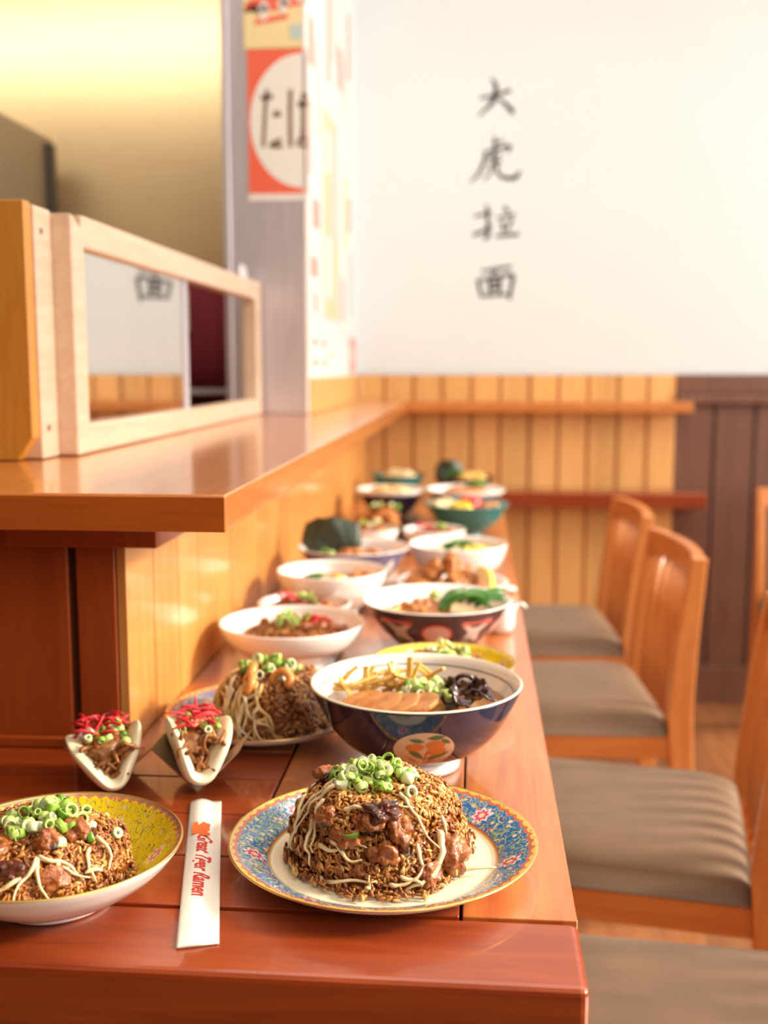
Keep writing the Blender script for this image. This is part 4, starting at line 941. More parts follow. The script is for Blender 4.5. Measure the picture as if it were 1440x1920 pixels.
b1 = make_bun((-0.3650, 1.043, TZ + 0.0110), 0.060, math.radians(46), math.radians(68), 0.38, 3, 'folded white steamed bun filled with pork and red ginger, left in the steel holder')
fill_bun(b1, 'in the left bun', 4, lean=-0.006)
b2 = make_bun((-0.2800, 1.046, TZ + 0.0190), 0.061, math.radians(74), math.radians(56), 0.42, 5, 'folded white steamed bun filled with pork and greens, right in the steel holder')
fill_bun(b2, 'in the right bun', 6, lean=0.004)

# ------------------------------------------------------------------ rear blue plate with noodles, rice and shrimp
pc3 = (-0.243, 1.228)
r = empty('dinner_plate', (pc3[0], pc3[1], TZ), 'blue and pink floral plate with gold rim behind the buns', 'plate')
make_plate(r, 0.115, M['blue_plate_small'], 0.078)
mc3 = (pc3[0] + 0.012, pc3[1] - 0.008, TZ + 0.006)
surfC, zfC = mound(mc3, 0.066, 0.066, wob=0.12, seed=14)
def wC(t, cl): return [1.4 + cl * 3, 1.6, 0.8, 0.5 - cl]
build_rice('fried_rice', 'brown fried rice heap with noodles on the rear blue plate', mc3, surfC, 3200, 0.066, 0.066, wC, 21, spill=0.12)
for i in range(34):
    a = CA - 0.55 + rnd.uniform(-0.75, 0.55); t = rnd.uniform(0.3, 0.8); pts = strand(surfC, a, t, rnd.uniform(-0.3, 0.5), -t * rnd.uniform(0.7, 1.0), 14, 0.0015, off=0.003 + rnd.random() * 0.004, seed=i + 200, wig=0.9)
    add_strand('bean_sprout', 'yellowish bean sprout strand on the rear blue plate', 'bean sprout', 'sprout strands on the rear blue plate', pts, 0.0021, M['noodle'] if i % 3 else M['sprout'])
def make_shrimp(label, c, rz, s=1.0):
    pts = []; rad = []
    for k in range(14):
        a = -0.4 + 4.2 * k / 13; pts.append((0.013 * s * math.cos(a), 0.013 * s * math.sin(a), 0.0)); rad.append(0.0065 * s * (0.75 + 0.35 * math.sin(PI * k / 13)) * (1.0 if k % 2 else 0.93) * (1 - 0.5 * k / 13))
    r = empty('shrimp', c, label, 'shrimp', 'shrimps on the rear blue plate'); r.rotation_euler = (1.0, 0.1, rz)
    MB().tube(pts, rad, 12).build('body', M['shrimp'], r)
    MB().tube([pts[-1], (pts[-1][0] + 0.004, pts[-1][1] - 0.006, 0.001)], [0.0025, 0.005], 8, flat=0.3).build('tail', M['meat'], r)
for th, t, lb in ((CA - 0.45, 0.58, 'curled orange shrimp in the dark sauce on the rear blue plate'), (CA + 0.35, 0.66, 'curled pink shrimp right under the scallions on the rear blue plate'), (CA - 0.7, 0.74, 'curled orange shrimp at the upper left of the rear rice heap')):
    p, nn = surfC(th, t); make_shrimp(lb, Vector(p) + Vector(nn) * 0.004, th + 0.8, 0.92)
scallions(26, (mc3[0] - 0.004, mc3[1] - 0.006), 0.036, 0.030, zfC, 'green scallion ring heaped on the rear blue plate', 'scallion rings on the rear blue plate', lift=0.014, big=1.3, extra=3)

# ------------------------------------------------------------------ navy ramen bowl
bc = (-0.0605, 1.122)
r = empty('ramen_bowl', (bc[0], bc[1], TZ), 'large navy ramen bowl with white foot and fruit medallion behind the front plate', 'bowl')
BR, BH = 0.1115, 0.090
outp, innp = make_bowl(r, BR, BH, 0.047, 0.015, 'deep', M['navy'], plain('warm white glaze', (0.80, 0.77, 0.68), 0.12, coat=0.5), M['white'], plain('cream rim glaze', (0.78, 0.70, 0.55), 0.2), ring=BH - 0.010, seg=128)
TH0 = math.atan2(-bc[1], -bc[0]) + 0.09
peach = plain('medallion peach glaze', (0.62, 0.42, 0.28), 0.2, coat=0.4)
ms = 0.044
med = decal(r, 'medallion', outp, TH0, ms, ell(0, 0, 0.0300, 0.0285), peach, 0.0005)
fr = plain('painted orange fruit', (0.60, 0.16, 0.03), 0.25); lf = plain('painted leaf', (0.10, 0.14, 0.05), 0.25); rd = plain('painted red stem', (0.50, 0.10, 0.06), 0.25)
def onmed(o): o.parent = med; return o
for sh, mt, nm in ((ell(-0.009, 0.008, 0.0085, 0.0055, 0.1), fr, 'fruit'), (ell(0.010, 0.011, 0.0090, 0.0062, 0.0), fr, 'fruit'), (ell(0.0125, 0.0015, 0.0090, 0.0060, 0.15), fr, 'fruit'),
                   (leaf2(-0.008, -0.003, 0.024, 0.0075, -0.85), lf, 'leaf'), (leaf2(0.014, -0.007, 0.026, 0.0085, 0.55), lf, 'leaf'), (leaf2(-0.007, 0.0175, 0.014, 0.005, -0.2), lf, 'leaf'), (leaf2(0.010, 0.0215, 0.016, 0.006, 0.1), lf, 'leaf'), (leaf2(0.019, 0.016, 0.012, 0.005, -0.6), lf, 'leaf'),
                   (leaf2(-0.012, -0.014, 0.022, 0.002, -0.9), rd, 'stem'), (leaf2(0.002, -0.008, 0.026, 0.0022, 1.45), rd, 'stem'), (leaf2(0.016, -0.017, 0.024, 0.0022, 0.5), rd, 'stem'), (leaf2(0.006, -0.019, 0.022, 0.0022, 0.8), rd, 'stem')):
    onmed(decal(r, nm, outp, TH0, ms, sh, mt, 0.0009))
# broth and toppings
bz = TZ + 0.068
rb = float(np.interp(0.068, [p[1] for p in innp], [p[0] for p in innp])) - 0.0006
def disc(name, c, R, z, mat, label, cat='soup', th=0.003):
    return tag(MB().lathe([(0.0004, 0), (R * 0.5, 0.0002), (R - 0.001, 0), (R - 0.004, -th), (0.0004, -th)], 48).build(name, mat, loc=(c[0], c[1], z)), label, cat, None, 'stuff')
disc('broth', bc, rb, bz, M['broth'], 'brown broth in the navy ramen bowl')
def slice_mesh(a, b, th, seed): 
    mb = MB(); n = 30; vs = []
    for h in (0, th):
        for k in range(n):
            t = 2 * PI * k / n; q = 1 + 0.10 * mnoise.noise(Vector((math.cos(t) * 1.5, math.sin(t) * 1.5, seed))); vs.append((a * q * math.cos(t), b * q * math.sin(t), h))
    mb.add(vs, [tuple(range(n))[::-1], tuple(range(n, 2 * n))] + [(i, (i + 1) % n, n + (i + 1) % n, n + i) for i in range(n)]); return mb
for i, (dx, dy, z, rx_, ry_, rz_) in enumerate(((-0.052, -0.030, 0.004, 0.2, -0.1, 0.5), (-0.036, -0.040, 0.006, 0.32, -0.12, 0.35), (-0.018, -0.046, 0.008, 0.36, -0.14, 0.2), (0.002, -0.048, 0.010, 0.34, -0.1, 0.1))):
    o = slice_mesh(0.026, 0.021, 0.0050, i).build('pork_slice', M['chashu'], smooth=False, bevel=0.0012); o.location = (bc[0] + dx, bc[1] + dy, bz + z); o.rotation_euler = (0.10, -0.24, rz_)
    tag(o, 'thin braised pork slice fanned at the front of the navy ramen bowl', 'pork slice', 'pork slices in the navy bowl')
for i in range(26):
    a = rnd.uniform(0.9, 3.2); q = rnd.uniform(0.2, 0.62) * BR; c0 = Vector((bc[0] - 0.012 + q * math.cos(a), bc[1] + q * math.sin(a) * 0.7, bz + 0.010 + rnd.random() * 0.012))
    d = Vector((rnd.uniform(-1, 1), rnd.uniform(-0.6, 0.6), rnd.uniform(-0.1, 0.8))).normalized() * rnd.uniform(0.014, 0.022)
    o = MB().tube([c0 - d, c0, c0 + d], [0.0034, 0.0042, 0.0032], 6, flat=0.6).build('bamboo_shoot', M['bamboo'], smooth=False); tag(o, 'yellow bamboo shoot strip in the navy ramen bowl', 'bamboo shoot', 'bamboo shoots in the navy bowl')
for i in range(9):
    cx_, cy_ = bc[0] + 0.056 + rnd.uniform(-0.02, 0.018), bc[1] + rnd.uniform(-0.045, 0.02); vs = []; fs = []; n = 8
    for a in range(n + 1):
        for b_ in range(n + 1):
            u, v = a / n * 2 - 1, b_ / n * 2 - 1; z = 0.008 * mnoise.noise(Vector((u * 1.6, v * 1.6, i * 3.3))) + 0.004 * (u * u); vs.append((u * 0.013, v * 0.010, z))
    for a in range(n):
        for b_ in range(n): q = a * (n + 1) + b_; fs.append((q, q + 1, q + n + 2, q + n + 1))
    o = MB().add(vs, fs).build('mushroom_slice', M['fungus']); o.location = (cx_, cy_, bz + 0.010 + rnd.random() * 0.010); o.rotation_euler = (rnd.uniform(-1, 1), rnd.uniform(-1, 1), rnd.uniform(0, 6))
    m = o.modifiers.new('solid', 'SOLIDIFY'); m.thickness = 0.0014
    tag(o, 'dark curled wood ear mushroom piece in the navy ramen bowl', 'mushroom', 'mushroom pieces in the navy bowl')
o = MB().tube([(0.011 * math.cos(a), 0, 0.011 * math.sin(a)) for a in np.linspace(0.3, 6.4, 18)], 0.0028, 8).build('onion_ring', M['fungus']); o.location = (bc[0] + 0.050, bc[1] + 0.012, bz + 0.016); o.rotation_euler = (0.2, 0.0, 0.2)
tag(o, 'brown mushroom loop standing at the right in the navy ramen bowl', 'mushroom')
def zfd(x, y): return bz + 0.008
scallions(24, (bc[0] + 0.012, bc[1] - 0.010), 0.030, 0.026, zfd, 'green scallion ring floating in the navy ramen bowl', 'scallion rings in the navy bowl', lift=0.020, big=1.2)

# ------------------------------------------------------------------ remaining dishes
def heap(label, name, cat, c, rx_, ry_, h, mat, seed, n=10, s=0.010, amp=0.45):
    """solid base heap with lumps, one food mass"""
    rr = random.Random(seed); mb = MB(); mb.blob((c[0], c[1], c[2]), (rx_, ry_, h), seed, 0.18, 2, 3)
    for k in range(n):
        a = rr.uniform(0, 6.28); q = math.sqrt(rr.random()) * 0.85; x, y = c[0] + rx_ * q * math.cos(a), c[1] + ry_ * q * math.sin(a)
        mb.blob((x, y, c[2] + h * math.sqrt(max(0, 1 - q * q)) * 0.9), (s * rr.uniform(0.7, 1.3), s * rr.uniform(0.7, 1.3), s * rr.uniform(0.5, 0.9)), k + seed, amp, 1.5, 2)
    return tag(mb.build(name, mat), label, cat, None, 'stuff')
def dish(label, c, R, H, foot_r, shape, m_out, m_in, name='serving_bowl', cat='bowl', ring=None, m_rim=None, m_foot=None):
    r = empty(name, (c[0], c[1], TZ), label, cat); return (r,) + make_bowl(r, R, H, foot_r, 0.008, shape, m_out, m_in, m_foot, m_rim, ring)
def inner_r(inn, z): return float(np.interp(z, [p[1] for p in inn], [p[0] for p in inn])) - 0.0006
def soup(c, inn, z, mat, label): return disc('soup', c, inner_r(inn, z), TZ + z, mat, label)
W_ = M['white']
# E white bowl
E_ = (-0.257, 1.505); r, o_, i_ = dish('white porcelain bowl with rice, scallions and red ginger, nearest of the white bowls', E_, 0.1035, 0.060, 0.060, 'round', W_, W_)
sE, zE = mound((E_[0], E_[1], TZ + 0.030), 0.072, 0.026, prB, 0.15, 33); build_rice('fried_rice', 'brown minced pork on rice in the nearest white bowl', (E_[0], E_[1], TZ + 0.03), sE, 1300, 0.08, 0.03, wC, 44)
L_ = 'brown pork cube in the nearest white bowl'
for k in range(14): chunk_at('pork_cube', L_, 'pork', 'pork cubes in the nearest white bowl', sE, rnd.uniform(0, 6.28), rnd.uniform(0.3, 0.9), (0.009, 0.008, 0.007), M['meat'], k + 70, 0.5, 0.3, 3)
scallions(16, (E_[0] + 0.002, E_[1] - 0.012), 0.030, 0.024, lambda x, y: zE(x, y) + 0.006, 'green scallion ring in the nearest white bowl', 'scallion rings in the nearest white bowl', lift=0.014, big=1.1)
def ginger(n, c, rx_, ry_, z, tail, seed):
    rr = random.Random(seed)
    for k in range(n):
        p = Vector((c[0] + rr.uniform(-rx_, rx_), c[1] + rr.uniform(-ry_, ry_), z + rr.uniform(0, 0.010))); d = Vector((rr.uniform(-1, 1), rr.uniform(-1, 1), rr.uniform(-0.3, 0.3))).normalized() * 0.010
        add_strand('ginger_strip', 'red pickled ginger strip ' + tail, 'pickled ginger', 'ginger strips ' + tail, [p - d, p + Vector((0, 0, 0.002)), p + d], 0.0019, M['ginger'], 6)
ginger(12, (E_[0] + 0.034, E_[1] + 0.010), 0.014, 0.016, TZ + 0.054, 'in the nearest white bowl', 5)
# F rear yellow bowl
F_ = (-0.040, 1.362); r, o_, i_ = dish('yellow floral shallow bowl half hidden behind the navy ramen bowl', F_, 0.094, 0.047, 0.045, 'shallow', W_, M['yellow_bowl'], 'shallow_bowl', 'bowl', m_rim=M['gold'])
sF, zF = mound((F_[0], F_[1], TZ + 0.024), 0.060, 0.034, prB, 0.12, 51); build_rice('fried_rice', 'brown fried rice in the rear yellow floral bowl', (F_[0], F_[1], TZ + 0.018), sF, 1100, 0.07, 0.03, wC, 45)
scallions(16, (F_[0] + 0.006, F_[1] - 0.008), 0.028, 0.022, zF, 'green scallion ring in the rear yellow floral bowl', 'scallion rings in the rear yellow bowl', lift=0.020, big=1.15)
# G small white bowl with ginger
G_ = (-0.2665, 1.679); r, o_, i_ = dish('small white bowl with red ginger and greens between two larger white bowls', G_, 0.074, 0.050, 0.038, 'round', W_, W_)
heap('chopped pork in the small white ginger bowl', 'chopped_pork', 'pork', (G_[0], G_[1], TZ + 0.036), 0.058, 0.058, 0.014, M['meat'], 61, 16)
ginger(16, (G_[0] - 0.024, G_[1] - 0.008), 0.016, 0.018, TZ + 0.054, 'in the small white bowl', 6)
scallions(10, (G_[0] + 0.004, G_[1] - 0.006), 0.022, 0.020, lambda x, y: TZ + 0.054, 'green scallion ring in the small white ginger bowl', 'scallion rings in the small white ginger bowl', lift=0.012, big=1.1)
# H imari bowl
H_ = (-0.055, 1.572); dk = plain('imari dark blue', (0.05, 0.03, 0.05), 0.15, coat=0.5)
r, o_, i_ = dish('red and blue patterned bowl with leafy greens', H_, 0.109, 0.082, 0.045, 'ramen', dk, W_, 'ramen_bowl')
rg = plain('imari red', (0.62, 0.10, 0.07), 0.2, coat=0.4); pk = plain('imari pink', (0.70, 0.45, 0.40), 0.2, coat=0.4); gy = plain('imari pale', (0.62, 0.56, 0.52), 0.2, coat=0.4); gn = plain('imari green', (0.18, 0.24, 0.16), 0.2)
t0 = math.atan2(-H_[1], -H_[0])
for k in range(5):
    th = t0 + k * 2 * PI / 5
    m_ = decal(r, 'medallion', o_, th, 0.050, ell(0, 0, 0.0215, 0.019), rg, 0.0005); decal(r, 'medallion_centre', o_, th, 0.050, ell(0, 0, 0.0185, 0.016), pk, 0.0009).parent = m_
    f_ = decal(r, 'fan_panel', o_, th + PI / 5, 0.050, [(-0.024, 0.022), (0.024, 0.022), (0.016, -0.020), (-0.016, -0.020)], gy, 0.0005)
    decal(r, 'fan_band', o_, th + PI / 5, 0.050, [(-0.024, 0.0225), (0.024, 0.0225), (0.022, 0.015), (-0.022, 0.015)], rg, 0.0009).parent = f_
    decal(r, 'fan_lattice', o_, th + PI / 5 - 0.10, 0.036, [(-0.008, 0.008), (0.008, 0.008), (0.006, -0.008), (-0.006, -0.008)], gn, 0.0009).parent = f_
soup(H_, i_, 0.060, M['creamy'], 'creamy broth in the patterned bowl')
heap('minced spicy meat in the patterned bowl', 'minced_meat', 'meat', (H_[0] - 0.018, H_[1] - 0.012, TZ + 0.060), 0.045, 0.04, 0.018, M['chashu'], 71, 22, 0.009)
def leafpile(n, c, rx_, ry_, z, label, group, seed, s=1.0):
    rr = random.Random(seed)
    for k in range(n):
        nn = 10; vs = []; fs = []; L = rr.uniform(0.022, 0.032) * s; W = rr.uniform(0.008, 0.013) * s; cv = rr.uniform(0.2, 0.8)
        for a in range(nn + 1):
            t = a / nn; w2 = W * math.sin(PI * min(1, t * 0.92 + 0.05)) ** 0.8
            for b_ in (-1, -0.5, 0, 0.5, 1): vs.append(((t - 0.5) * 2 * L, b_ * w2, 0.01 * s * math.sin(PI * t) * cv + 0.003 * abs(b_) + 0.002 * mnoise.noise(Vector((t * 4, b_ * 2, k + seed)))))
        for a in range(nn):
            for b_ in range(4): q = a * 5 + b_; fs.append((q, q + 1, q + 6, q + 5))
        o = MB().add(vs, fs).build('green_leaf', M['leaf']); m = o.modifiers.new('solid', 'SOLIDIFY'); m.thickness = 0.0012
        o.location = (c[0] + rr.uniform(-rx_, rx_), c[1] + rr.uniform(-ry_, ry_), z + rr.uniform(0, 0.012)); o.rotation_euler = (rr.uniform(-0.5, 0.5), rr.uniform(-0.5, 0.3), rr.uniform(-0.7, 0.9))
        tag(o, label, 'leaf', group)
leafpile(16, (H_[0] + 0.050, H_[1] - 0.020), 0.030, 0.030, TZ + 0.076, 'dark green cooked leaf in the patterned bowl', 'green leaves in the patterned bowl', 3)
scallions(6, (H_[0] - 0.006, H_[1] + 0.02), 0.02, 0.02, lambda x, y: TZ + 0.074, 'scallion ring at the back of the patterned bowl', 'scallion rings in the patterned bowl', big=1.1)
for k in range(16):
    p = Vector((H_[0] - 0.06 + rnd.uniform(-0.02, 0.02), H_[1] - 0.01 + rnd.uniform(-0.04, 0.03), TZ + 0.066)); d = Vector((rnd.uniform(-1, 1), rnd.uniform(-1, 1), 0.1)).normalized() * 0.02
    add_strand('noodle', 'yellow noodle at the left of the patterned bowl', 'noodle', 'noodles in the patterned bowl', [p - d, p + Vector((0, 0, 0.003)), p + d], 0.002, M['noodle'], 6, False)
# little white pitcher to the right
c_ = (0.040, 1.716); r = empty('creamer_pitcher', (c_[0], c_[1], TZ), 'small white pitcher at the right edge behind the patterned bowl', 'pitcher')
MB().lathe([(0.0005, 0.001), (0.020, 0.001), (0.024, 0.012), (0.025, 0.034), (0.028, 0.046), (0.026, 0.046), (0.022, 0.034), (0.021, 0.012), (0.0005, 0.004)], 40).build('body', W_, r)
MB().tube([(0.024, 0, 0.042), (0.036, 0, 0.046), (0.042, -0.002, 0.040)], [0.008, 0.006, 0.004], 10, flat=0.4).build('spout', W_, r)
# I fried chicken dish
I_ = (-0.040, 1.885); r, o_, i_ = dish('white dish heaped with fried chicken and a lemon wedge', I_, 0.098, 0.048, 0.045, 'shallow', W_, W_, 'serving_dish', 'dish')
L_ = 'golden brown fried chicken piece on the white dish'
for k, (dx, dy, dz, s) in enumerate(((-0.045, -0.03, 0.04, 1), (-0.02, -0.045, 0.042, 0.9), (0.01, -0.03, 0.05, 1.1), (-0.065, 0.0, 0.045, 0.9), (-0.03, 0.01, 0.062, 1.1), (0.0, 0.015, 0.072, 1.1), (0.03, -0.01, 0.05, 0.95), (-0.05, 0.04, 0.045, 1), (0.02, 0.04, 0.055, 1), (-0.01, -0.015, 0.03, 1.2), (0.045, 0.02, 0.04, 0.8))):
    o, _ = chunk('fried_chicken_piece', L_, 'fried chicken', 'fried chicken pieces on the white dish', (I_[0] + dx, I_[1] + dy, TZ + dz), (0.021 * s, 0.017 * s, 0.015 * s), M['karaage'], k + 80, amp=0.6, sub=3); o.rotation_euler = (rnd.random(), rnd.random(), k)
def lemon(c, rz, label, s=1.0):
    r = empty('lemon_wedge', c, label, 'lemon'); r.rotation_euler = (0.5, -0.5, rz); n = 12; V = []
    pr = [(0.0, -0.024 * s), (0.013 * s, -0.014 * s), (0.017 * s, 0), (0.013 * s, 0.014 * s), (0.0, 0.024 * s)]
    mb = MB(); k_ = 8
    for i in range(k_ + 1):
        a = -0.75 + 1.5 * i / k_
        for rr_, yy in pr: V.append((rr_ * math.cos(a), yy, rr_ * math.sin(a)))
    F = [(i * 5 + j, i * 5 + j + 1, i * 5 + j + 6, i * 5 + j + 5) for i in range(k_) for j in range(4)]
    mb.add(V, F).build('rind', M['lemon'], r, fix=False)
    F2 = [(0, 1, 2, 3, 4), tuple(k_ * 5 + j for j in (4, 3, 2, 1, 0))]
    MB().add(V, F2).build('flesh', plain('lemon flesh', (0.88, 0.76, 0.35), 0.3), r, smooth=False)
lemon((I_[0] + 0.052, I_[1] - 0.028, TZ + 0.056), 0.3, 'yellow lemon wedge leaning on the fried chicken', 1.25)
# J white bowl with egg
J_ = (-0.243, 1.826); r, o_, i_ = dish('white bowl of pale soup with half an egg yolk showing', J_, 0.0935, 0.075, 0.045, 'round', W_, W_)
soup(J_, i_, 0.054, M['creamy'], 'pale soup in the white bowl with the egg')
o = MB().blob((0, 0, 0), (0.019, 0.015, 0.010), 1, 0.05, 1, 3).build('egg_half', plain('egg white', (0.85, 0.80, 0.68), 0.3)); o.location = (J_[0] + 0.012, J_[1] - 0.02, TZ + 0.059); tag(o, 'half boiled egg in the white bowl of pale soup', 'egg')
y_ = MB().blob((0, 0, 0.0055), (0.013, 0.011, 0.007), 2, 0.05, 1, 3).build('yolk', M['yolk'], o)
leafpile(5, (J_[0] - 0.035, J_[1] - 0.03), 0.015, 0.015, TZ + 0.056, 'dark leaf in the white bowl with the egg', 'leaves in the white bowl with the egg', 9, 0.7)
heap('brown meat at the right of the pale soup', 'sliced_meat', 'meat', (J_[0] + 0.05, J_[1] + 0.01, TZ + 0.054), 0.028, 0.03, 0.012, M['chashu'], 91, 8)
# K bowl with nori sheet
K_ = (-0.228, 2.028); pv = plain('violet grey glaze', (0.22, 0.20, 0.34), 0.15, coat=0.5)
r, o_, i_ = dish('white rimmed bowl with violet petals outside and a dark seaweed sheet standing in it', K_, 0.106, 0.082, 0.042, 'ramen', pv, W_, 'ramen_bowl')
for k in range(10): decal(r, 'white_petal', o_, k * 2 * PI / 10, 0.045, leaf2(0, 0, 0.058, 0.026, PI / 2), W_, 0.0005)
soup(K_, i_, 0.062, M['broth'], 'brown soup in the bowl with the standing seaweed')
def nori(c, w_, h_, rz, label, rot_x=0.25):
    vs = []; fs = []; n = 12
    for a in range(n + 1):
        for b_ in range(n + 1):
            u, v = a / n * 2 - 1, b_ / n; k = 1 - 0.15 * v * v if v > 0.5 else 1.0
            ww = w_ / 2 * (0.80 + 0.25 * math.sin(PI * (0.15 + 0.75 * v))); vs.append((u * ww, 0.012 * u * u + 0.003 * math.sin(v * 5 + u * 4), v * h_ * (1 - 0.12 * u * u) + 0.002 * math.sin(u * 9)))
    for a in range(n):
        for b_ in range(n): q = a * (n + 1) + b_; fs.append((q, q + 1, q + n + 2, q + n + 1))
    o = MB().add(vs, fs).build('seaweed_sheet', M['nori']); m = o.modifiers.new('solid', 'SOLIDIFY'); m.thickness = 0.001
    o.location = c; o.rotation_euler = (rot_x, 0, rz); return tag(o, label, 'seaweed')
nori((K_[0] - 0.048, K_[1] + 0.010, TZ + 0.060), 0.100, 0.075, 0.1, 'dark green seaweed sheet standing at the left of its bowl', -0.2)
nori((K_[0] - 0.040, K_[1] + 0.018, TZ + 0.060), 0.096, 0.072, -0.1, 'second seaweed sheet standing just behind the first', -0.2)
heap('sliced meat and vegetables in the seaweed bowl', 'sliced_meat', 'meat', (K_[0] + 0.012, K_[1] - 0.02, TZ + 0.063), 0.055, 0.045, 0.014, M['chashu'], 95, 16)
scallions(5, (K_[0] - 0.045, K_[1] - 0.05), 0.014, 0.01, lambda x, y: TZ + 0.072, 'scallion ring in the seaweed bowl', 'scallion rings in the seaweed bowl', big=1.2)
# L white bowl right
Lc = (-0.0335, 2.092); r, o_, i_ = dish('bright white bowl of yellow soup near the counter edge, behind the fried chicken', Lc, 0.0945, 0.080, 0.045, 'round', W_, W_)
soup(Lc, i_, 0.064, M['creamy'], 'pale yellow soup in the bright white bowl')
heap('yellow corn in the bright white bowl', 'corn', 'corn', (Lc[0] + 0.035, Lc[1] - 0.01, TZ + 0.064), 0.035, 0.03, 0.010, M['lemon'], 97, 14, 0.007)
leafpile(6, (Lc[0] + 0.0, Lc[1] - 0.01), 0.015, 0.02, TZ + 0.072, 'green leaf in the bright white bowl', 'leaves in the bright white bowl', 12, 0.8)
tag(MB().blob((0, 0, 0), (0.016, 0.010, 0.006), 5, 0.2).build('spoon_rest', W_, loc=(0.062, 2.02, TZ + 0.0065)), 'tiny white spoon rest on the counter edge by the bright white bowl', 'spoon rest')
# M small bowl with greens
M_ = (-0.228, 2.43); r, o_, i_ = dish('small white cup bowl topped with chopped greens', M_, 0.056, 0.056, 0.026, 'round', W_, W_)
heap('chopped pork in the small bowl with greens', 'chopped_pork', 'pork', (M_[0], M_[1], TZ + 0.048), 0.045, 0.045, 0.012, M['karaage'], 101, 12)
scallions(9, M_, 0.038, 0.034, lambda x, y: TZ + 0.062, 'scallion ring on the small white cup bowl', 'scallion rings on the small cup bowl', lift=0.014, big=1.3)
# N white bowl red and green
N_ = (-0.093, 2.46); r, o_, i_ = dish('white bowl with red ginger and a green piece before the teal bowl', N_, 0.071, 0.052, 0.032, 'round', W_, W_)
heap('brown pork in the white bowl with red ginger', 'chopped_pork', 'pork', (N_[0], N_[1], TZ + 0.040), 0.055, 0.055, 0.012, M['meat'], 103, 14)
ginger(9, (N_[0] - 0.026, N_[1] - 0.01), 0.012, 0.012, TZ + 0.056, 'in the white bowl before the teal bowl', 8)
scallions(6, (N_[0] + 0.012, N_[1] - 0.01), 0.018, 0.014, lambda x, y: TZ + 0.056, 'scallion ring in the white bowl before the teal bowl', 'scallion rings before the teal bowl', lift=0.012, big=1.3)
# P brown fried pieces
P_ = (-0.225, 2.665); r, o_, i_ = dish('brown plate heaped with fried pieces and greens', P_, 0.085, 0.035, 0.035, 'shallow', M['black_glaze'], M['black_glaze'], 'serving_dish', 'dish')
for k in range(12):
    a = rnd.uniform(0, 6.28); q = 0.055 * math.sqrt(rnd.random()); chunk('fried_piece', 'brown fried piece on the dark plate', 'fried food', 'fried pieces on the dark plate', (P_[0] + q * math.cos(a), P_[1] + q * math.sin(a), TZ + 0.036 + 0.03 * (1 - q / 0.055) * rnd.random() + 0.008), (0.018, 0.015, 0.013), M['karaage'], 110 + k, amp=0.5, sub=3)
scallions(7, P_, 0.035, 0.03, lambda x, y: TZ + 0.072, 'scallion ring on the fried pieces of the dark plate', 'scallion rings on the dark plate', lift=0.014, big=1.3)
# Q teal bowl
Q_ = (-0.022, 2.71); r, o_, i_ = dish('large teal bowl with colourful toppings near the counter edge', Q_, 0.105, 0.080, 0.040, 'ramen', M['teal'], M['teal'], 'ramen_bowl', m_foot=M['teal'])
soup(Q_, i_, 0.062, M['creamy'], 'soup in the large teal bowl')
heap('yellow corn in the large teal bowl', 'corn', 'corn', (Q_[0] - 0.012, Q_[1] - 0.035, TZ + 0.070), 0.030, 0.030, 0.016, M['lemon'], 120, 12, 0.008)
heap('pale sprouts in the large teal bowl', 'sprouts', 'bean sprout', (Q_[0] - 0.060, Q_[1] - 0.02, TZ + 0.072), 0.030, 0.030, 0.018, M['sprout'], 121, 12)
heap('red pickles in the large teal bowl', 'pickles', 'pickles', (Q_[0] + 0.010, Q_[1] + 0.01, TZ + 0.078), 0.026, 0.022, 0.016, M['ginger'], 122, 10)
heap('orange meat in the large teal bowl', 'sliced_meat', 'meat', (Q_[0] + 0.055, Q_[1] - 0.01, TZ + 0.068), 0.030, 0.032, 0.014, M['chashu'], 123, 10)
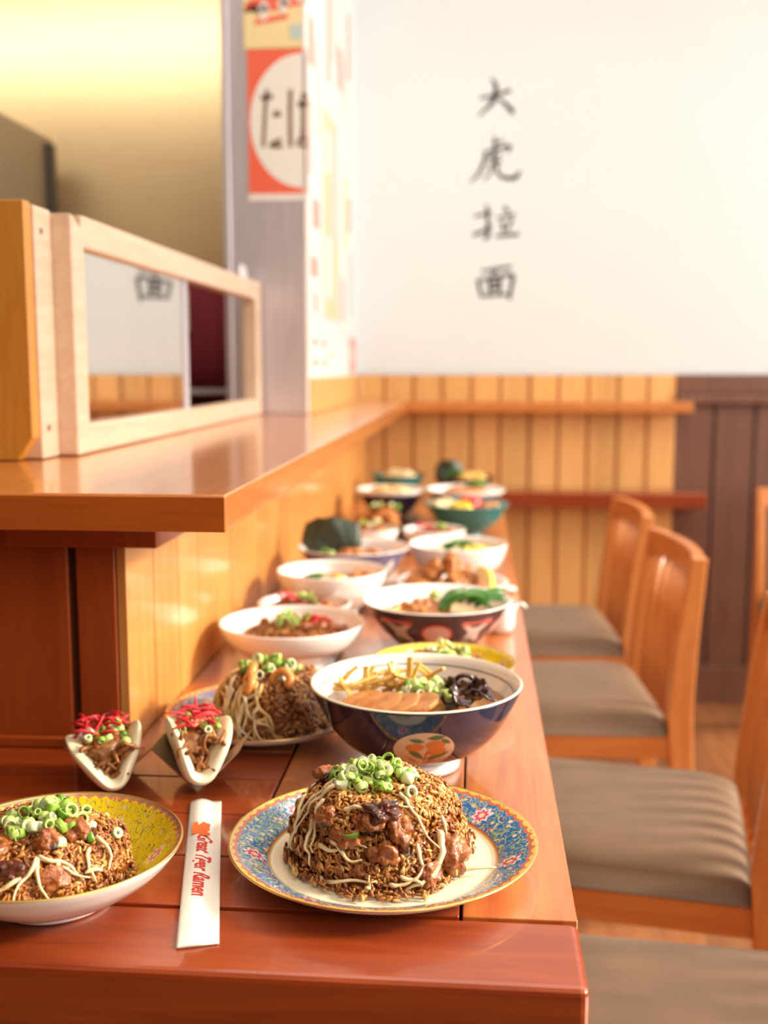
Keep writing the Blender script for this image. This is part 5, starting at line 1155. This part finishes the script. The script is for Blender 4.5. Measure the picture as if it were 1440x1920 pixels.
# S white-blue bowl, R navy
S_ = (-0.029, 2.965); r, o_, i_ = dish('wide white bowl with blue outside behind the teal bowl', S_, 0.108, 0.088, 0.040, 'ramen', M['navy'], W_, 'ramen_bowl')
decal_band = MB().lathe([(o_[-6][0] + 0.0008, o_[-6][1]), (o_[-4][0] + 0.0010, o_[-4][1]), (o_[-1][0] + 0.0012, o_[-1][1] - 0.0005), (o_[-1][0], o_[-1][1] - 0.0005), (o_[-6][0], o_[-6][1])], 72).build('white_band', W_, r)
soup(S_, i_, 0.072, M['creamy'], 'pale soup in the wide white and blue bowl')
heap('pink and pale toppings in the wide white and blue bowl', 'toppings', 'toppings', (S_[0], S_[1] - 0.01, TZ + 0.076), 0.06, 0.045, 0.018, M['chashu'], 130, 14)
leafpile(5, (S_[0] + 0.03, S_[1]), 0.02, 0.02, TZ + 0.090, 'green leaf in the wide white and blue bowl', 'leaves in the wide white and blue bowl', 15, 0.8)
R_ = (-0.232, 2.985); r, o_, i_ = dish('navy bowl with broad white rim against the partition', R_, 0.098, 0.084, 0.038, 'ramen', M['navy'], W_, 'ramen_bowl')
MB().lathe([(o_[-6][0] + 0.0008, o_[-6][1]), (o_[-4][0] + 0.0010, o_[-4][1]), (o_[-1][0] + 0.0012, o_[-1][1] - 0.0005), (o_[-1][0], o_[-1][1] - 0.0005), (o_[-6][0], o_[-6][1])], 72).build('white_band', W_, r)
soup(R_, i_, 0.072, M['creamy'], 'pale soup in the navy bowl by the partition')
heap('pale noodles in the navy bowl by the partition', 'noodles', 'noodles', (R_[0], R_[1], TZ + 0.074), 0.06, 0.05, 0.014, M['noodle'], 132, 12)
# T far teal, U far dark
T_ = (-0.244, 3.42); r, o_, i_ = dish('teal bowl farthest back by the partition', T_, 0.086, 0.080, 0.036, 'ramen', M['teal'], M['teal'], 'ramen_bowl', m_rim=M['black_glaze'])
soup(T_, i_, 0.062, M['creamy'], 'soup in the farthest teal bowl')
heap('pale toppings in the farthest teal bowl', 'toppings', 'toppings', (T_[0], T_[1], TZ + 0.072), 0.055, 0.045, 0.022, M['sprout'], 140, 14)
U_ = (-0.036, 3.38); r, o_, i_ = dish('black bowl with standing seaweed, farthest back on the right', U_, 0.093, 0.078, 0.036, 'ramen', M['black_glaze'], M['black_glaze'], 'ramen_bowl')
soup(U_, i_, 0.062, M['broth'], 'soup in the black bowl')
heap('pale toppings in the black bowl', 'toppings', 'toppings', (U_[0] + 0.02, U_[1] - 0.01, TZ + 0.070), 0.05, 0.045, 0.022, M['bamboo'], 141, 14)
nori((U_[0] - 0.045, U_[1], TZ + 0.062), 0.085, 0.070, 0.1, 'dark seaweed sheet standing in the black bowl at the far end', -0.2)
leafpile(6, (U_[0] - 0.03, U_[1] - 0.03), 0.02, 0.015, TZ + 0.080, 'green leaf in the black bowl at the far end', 'leaves in the black bowl', 18, 0.9)
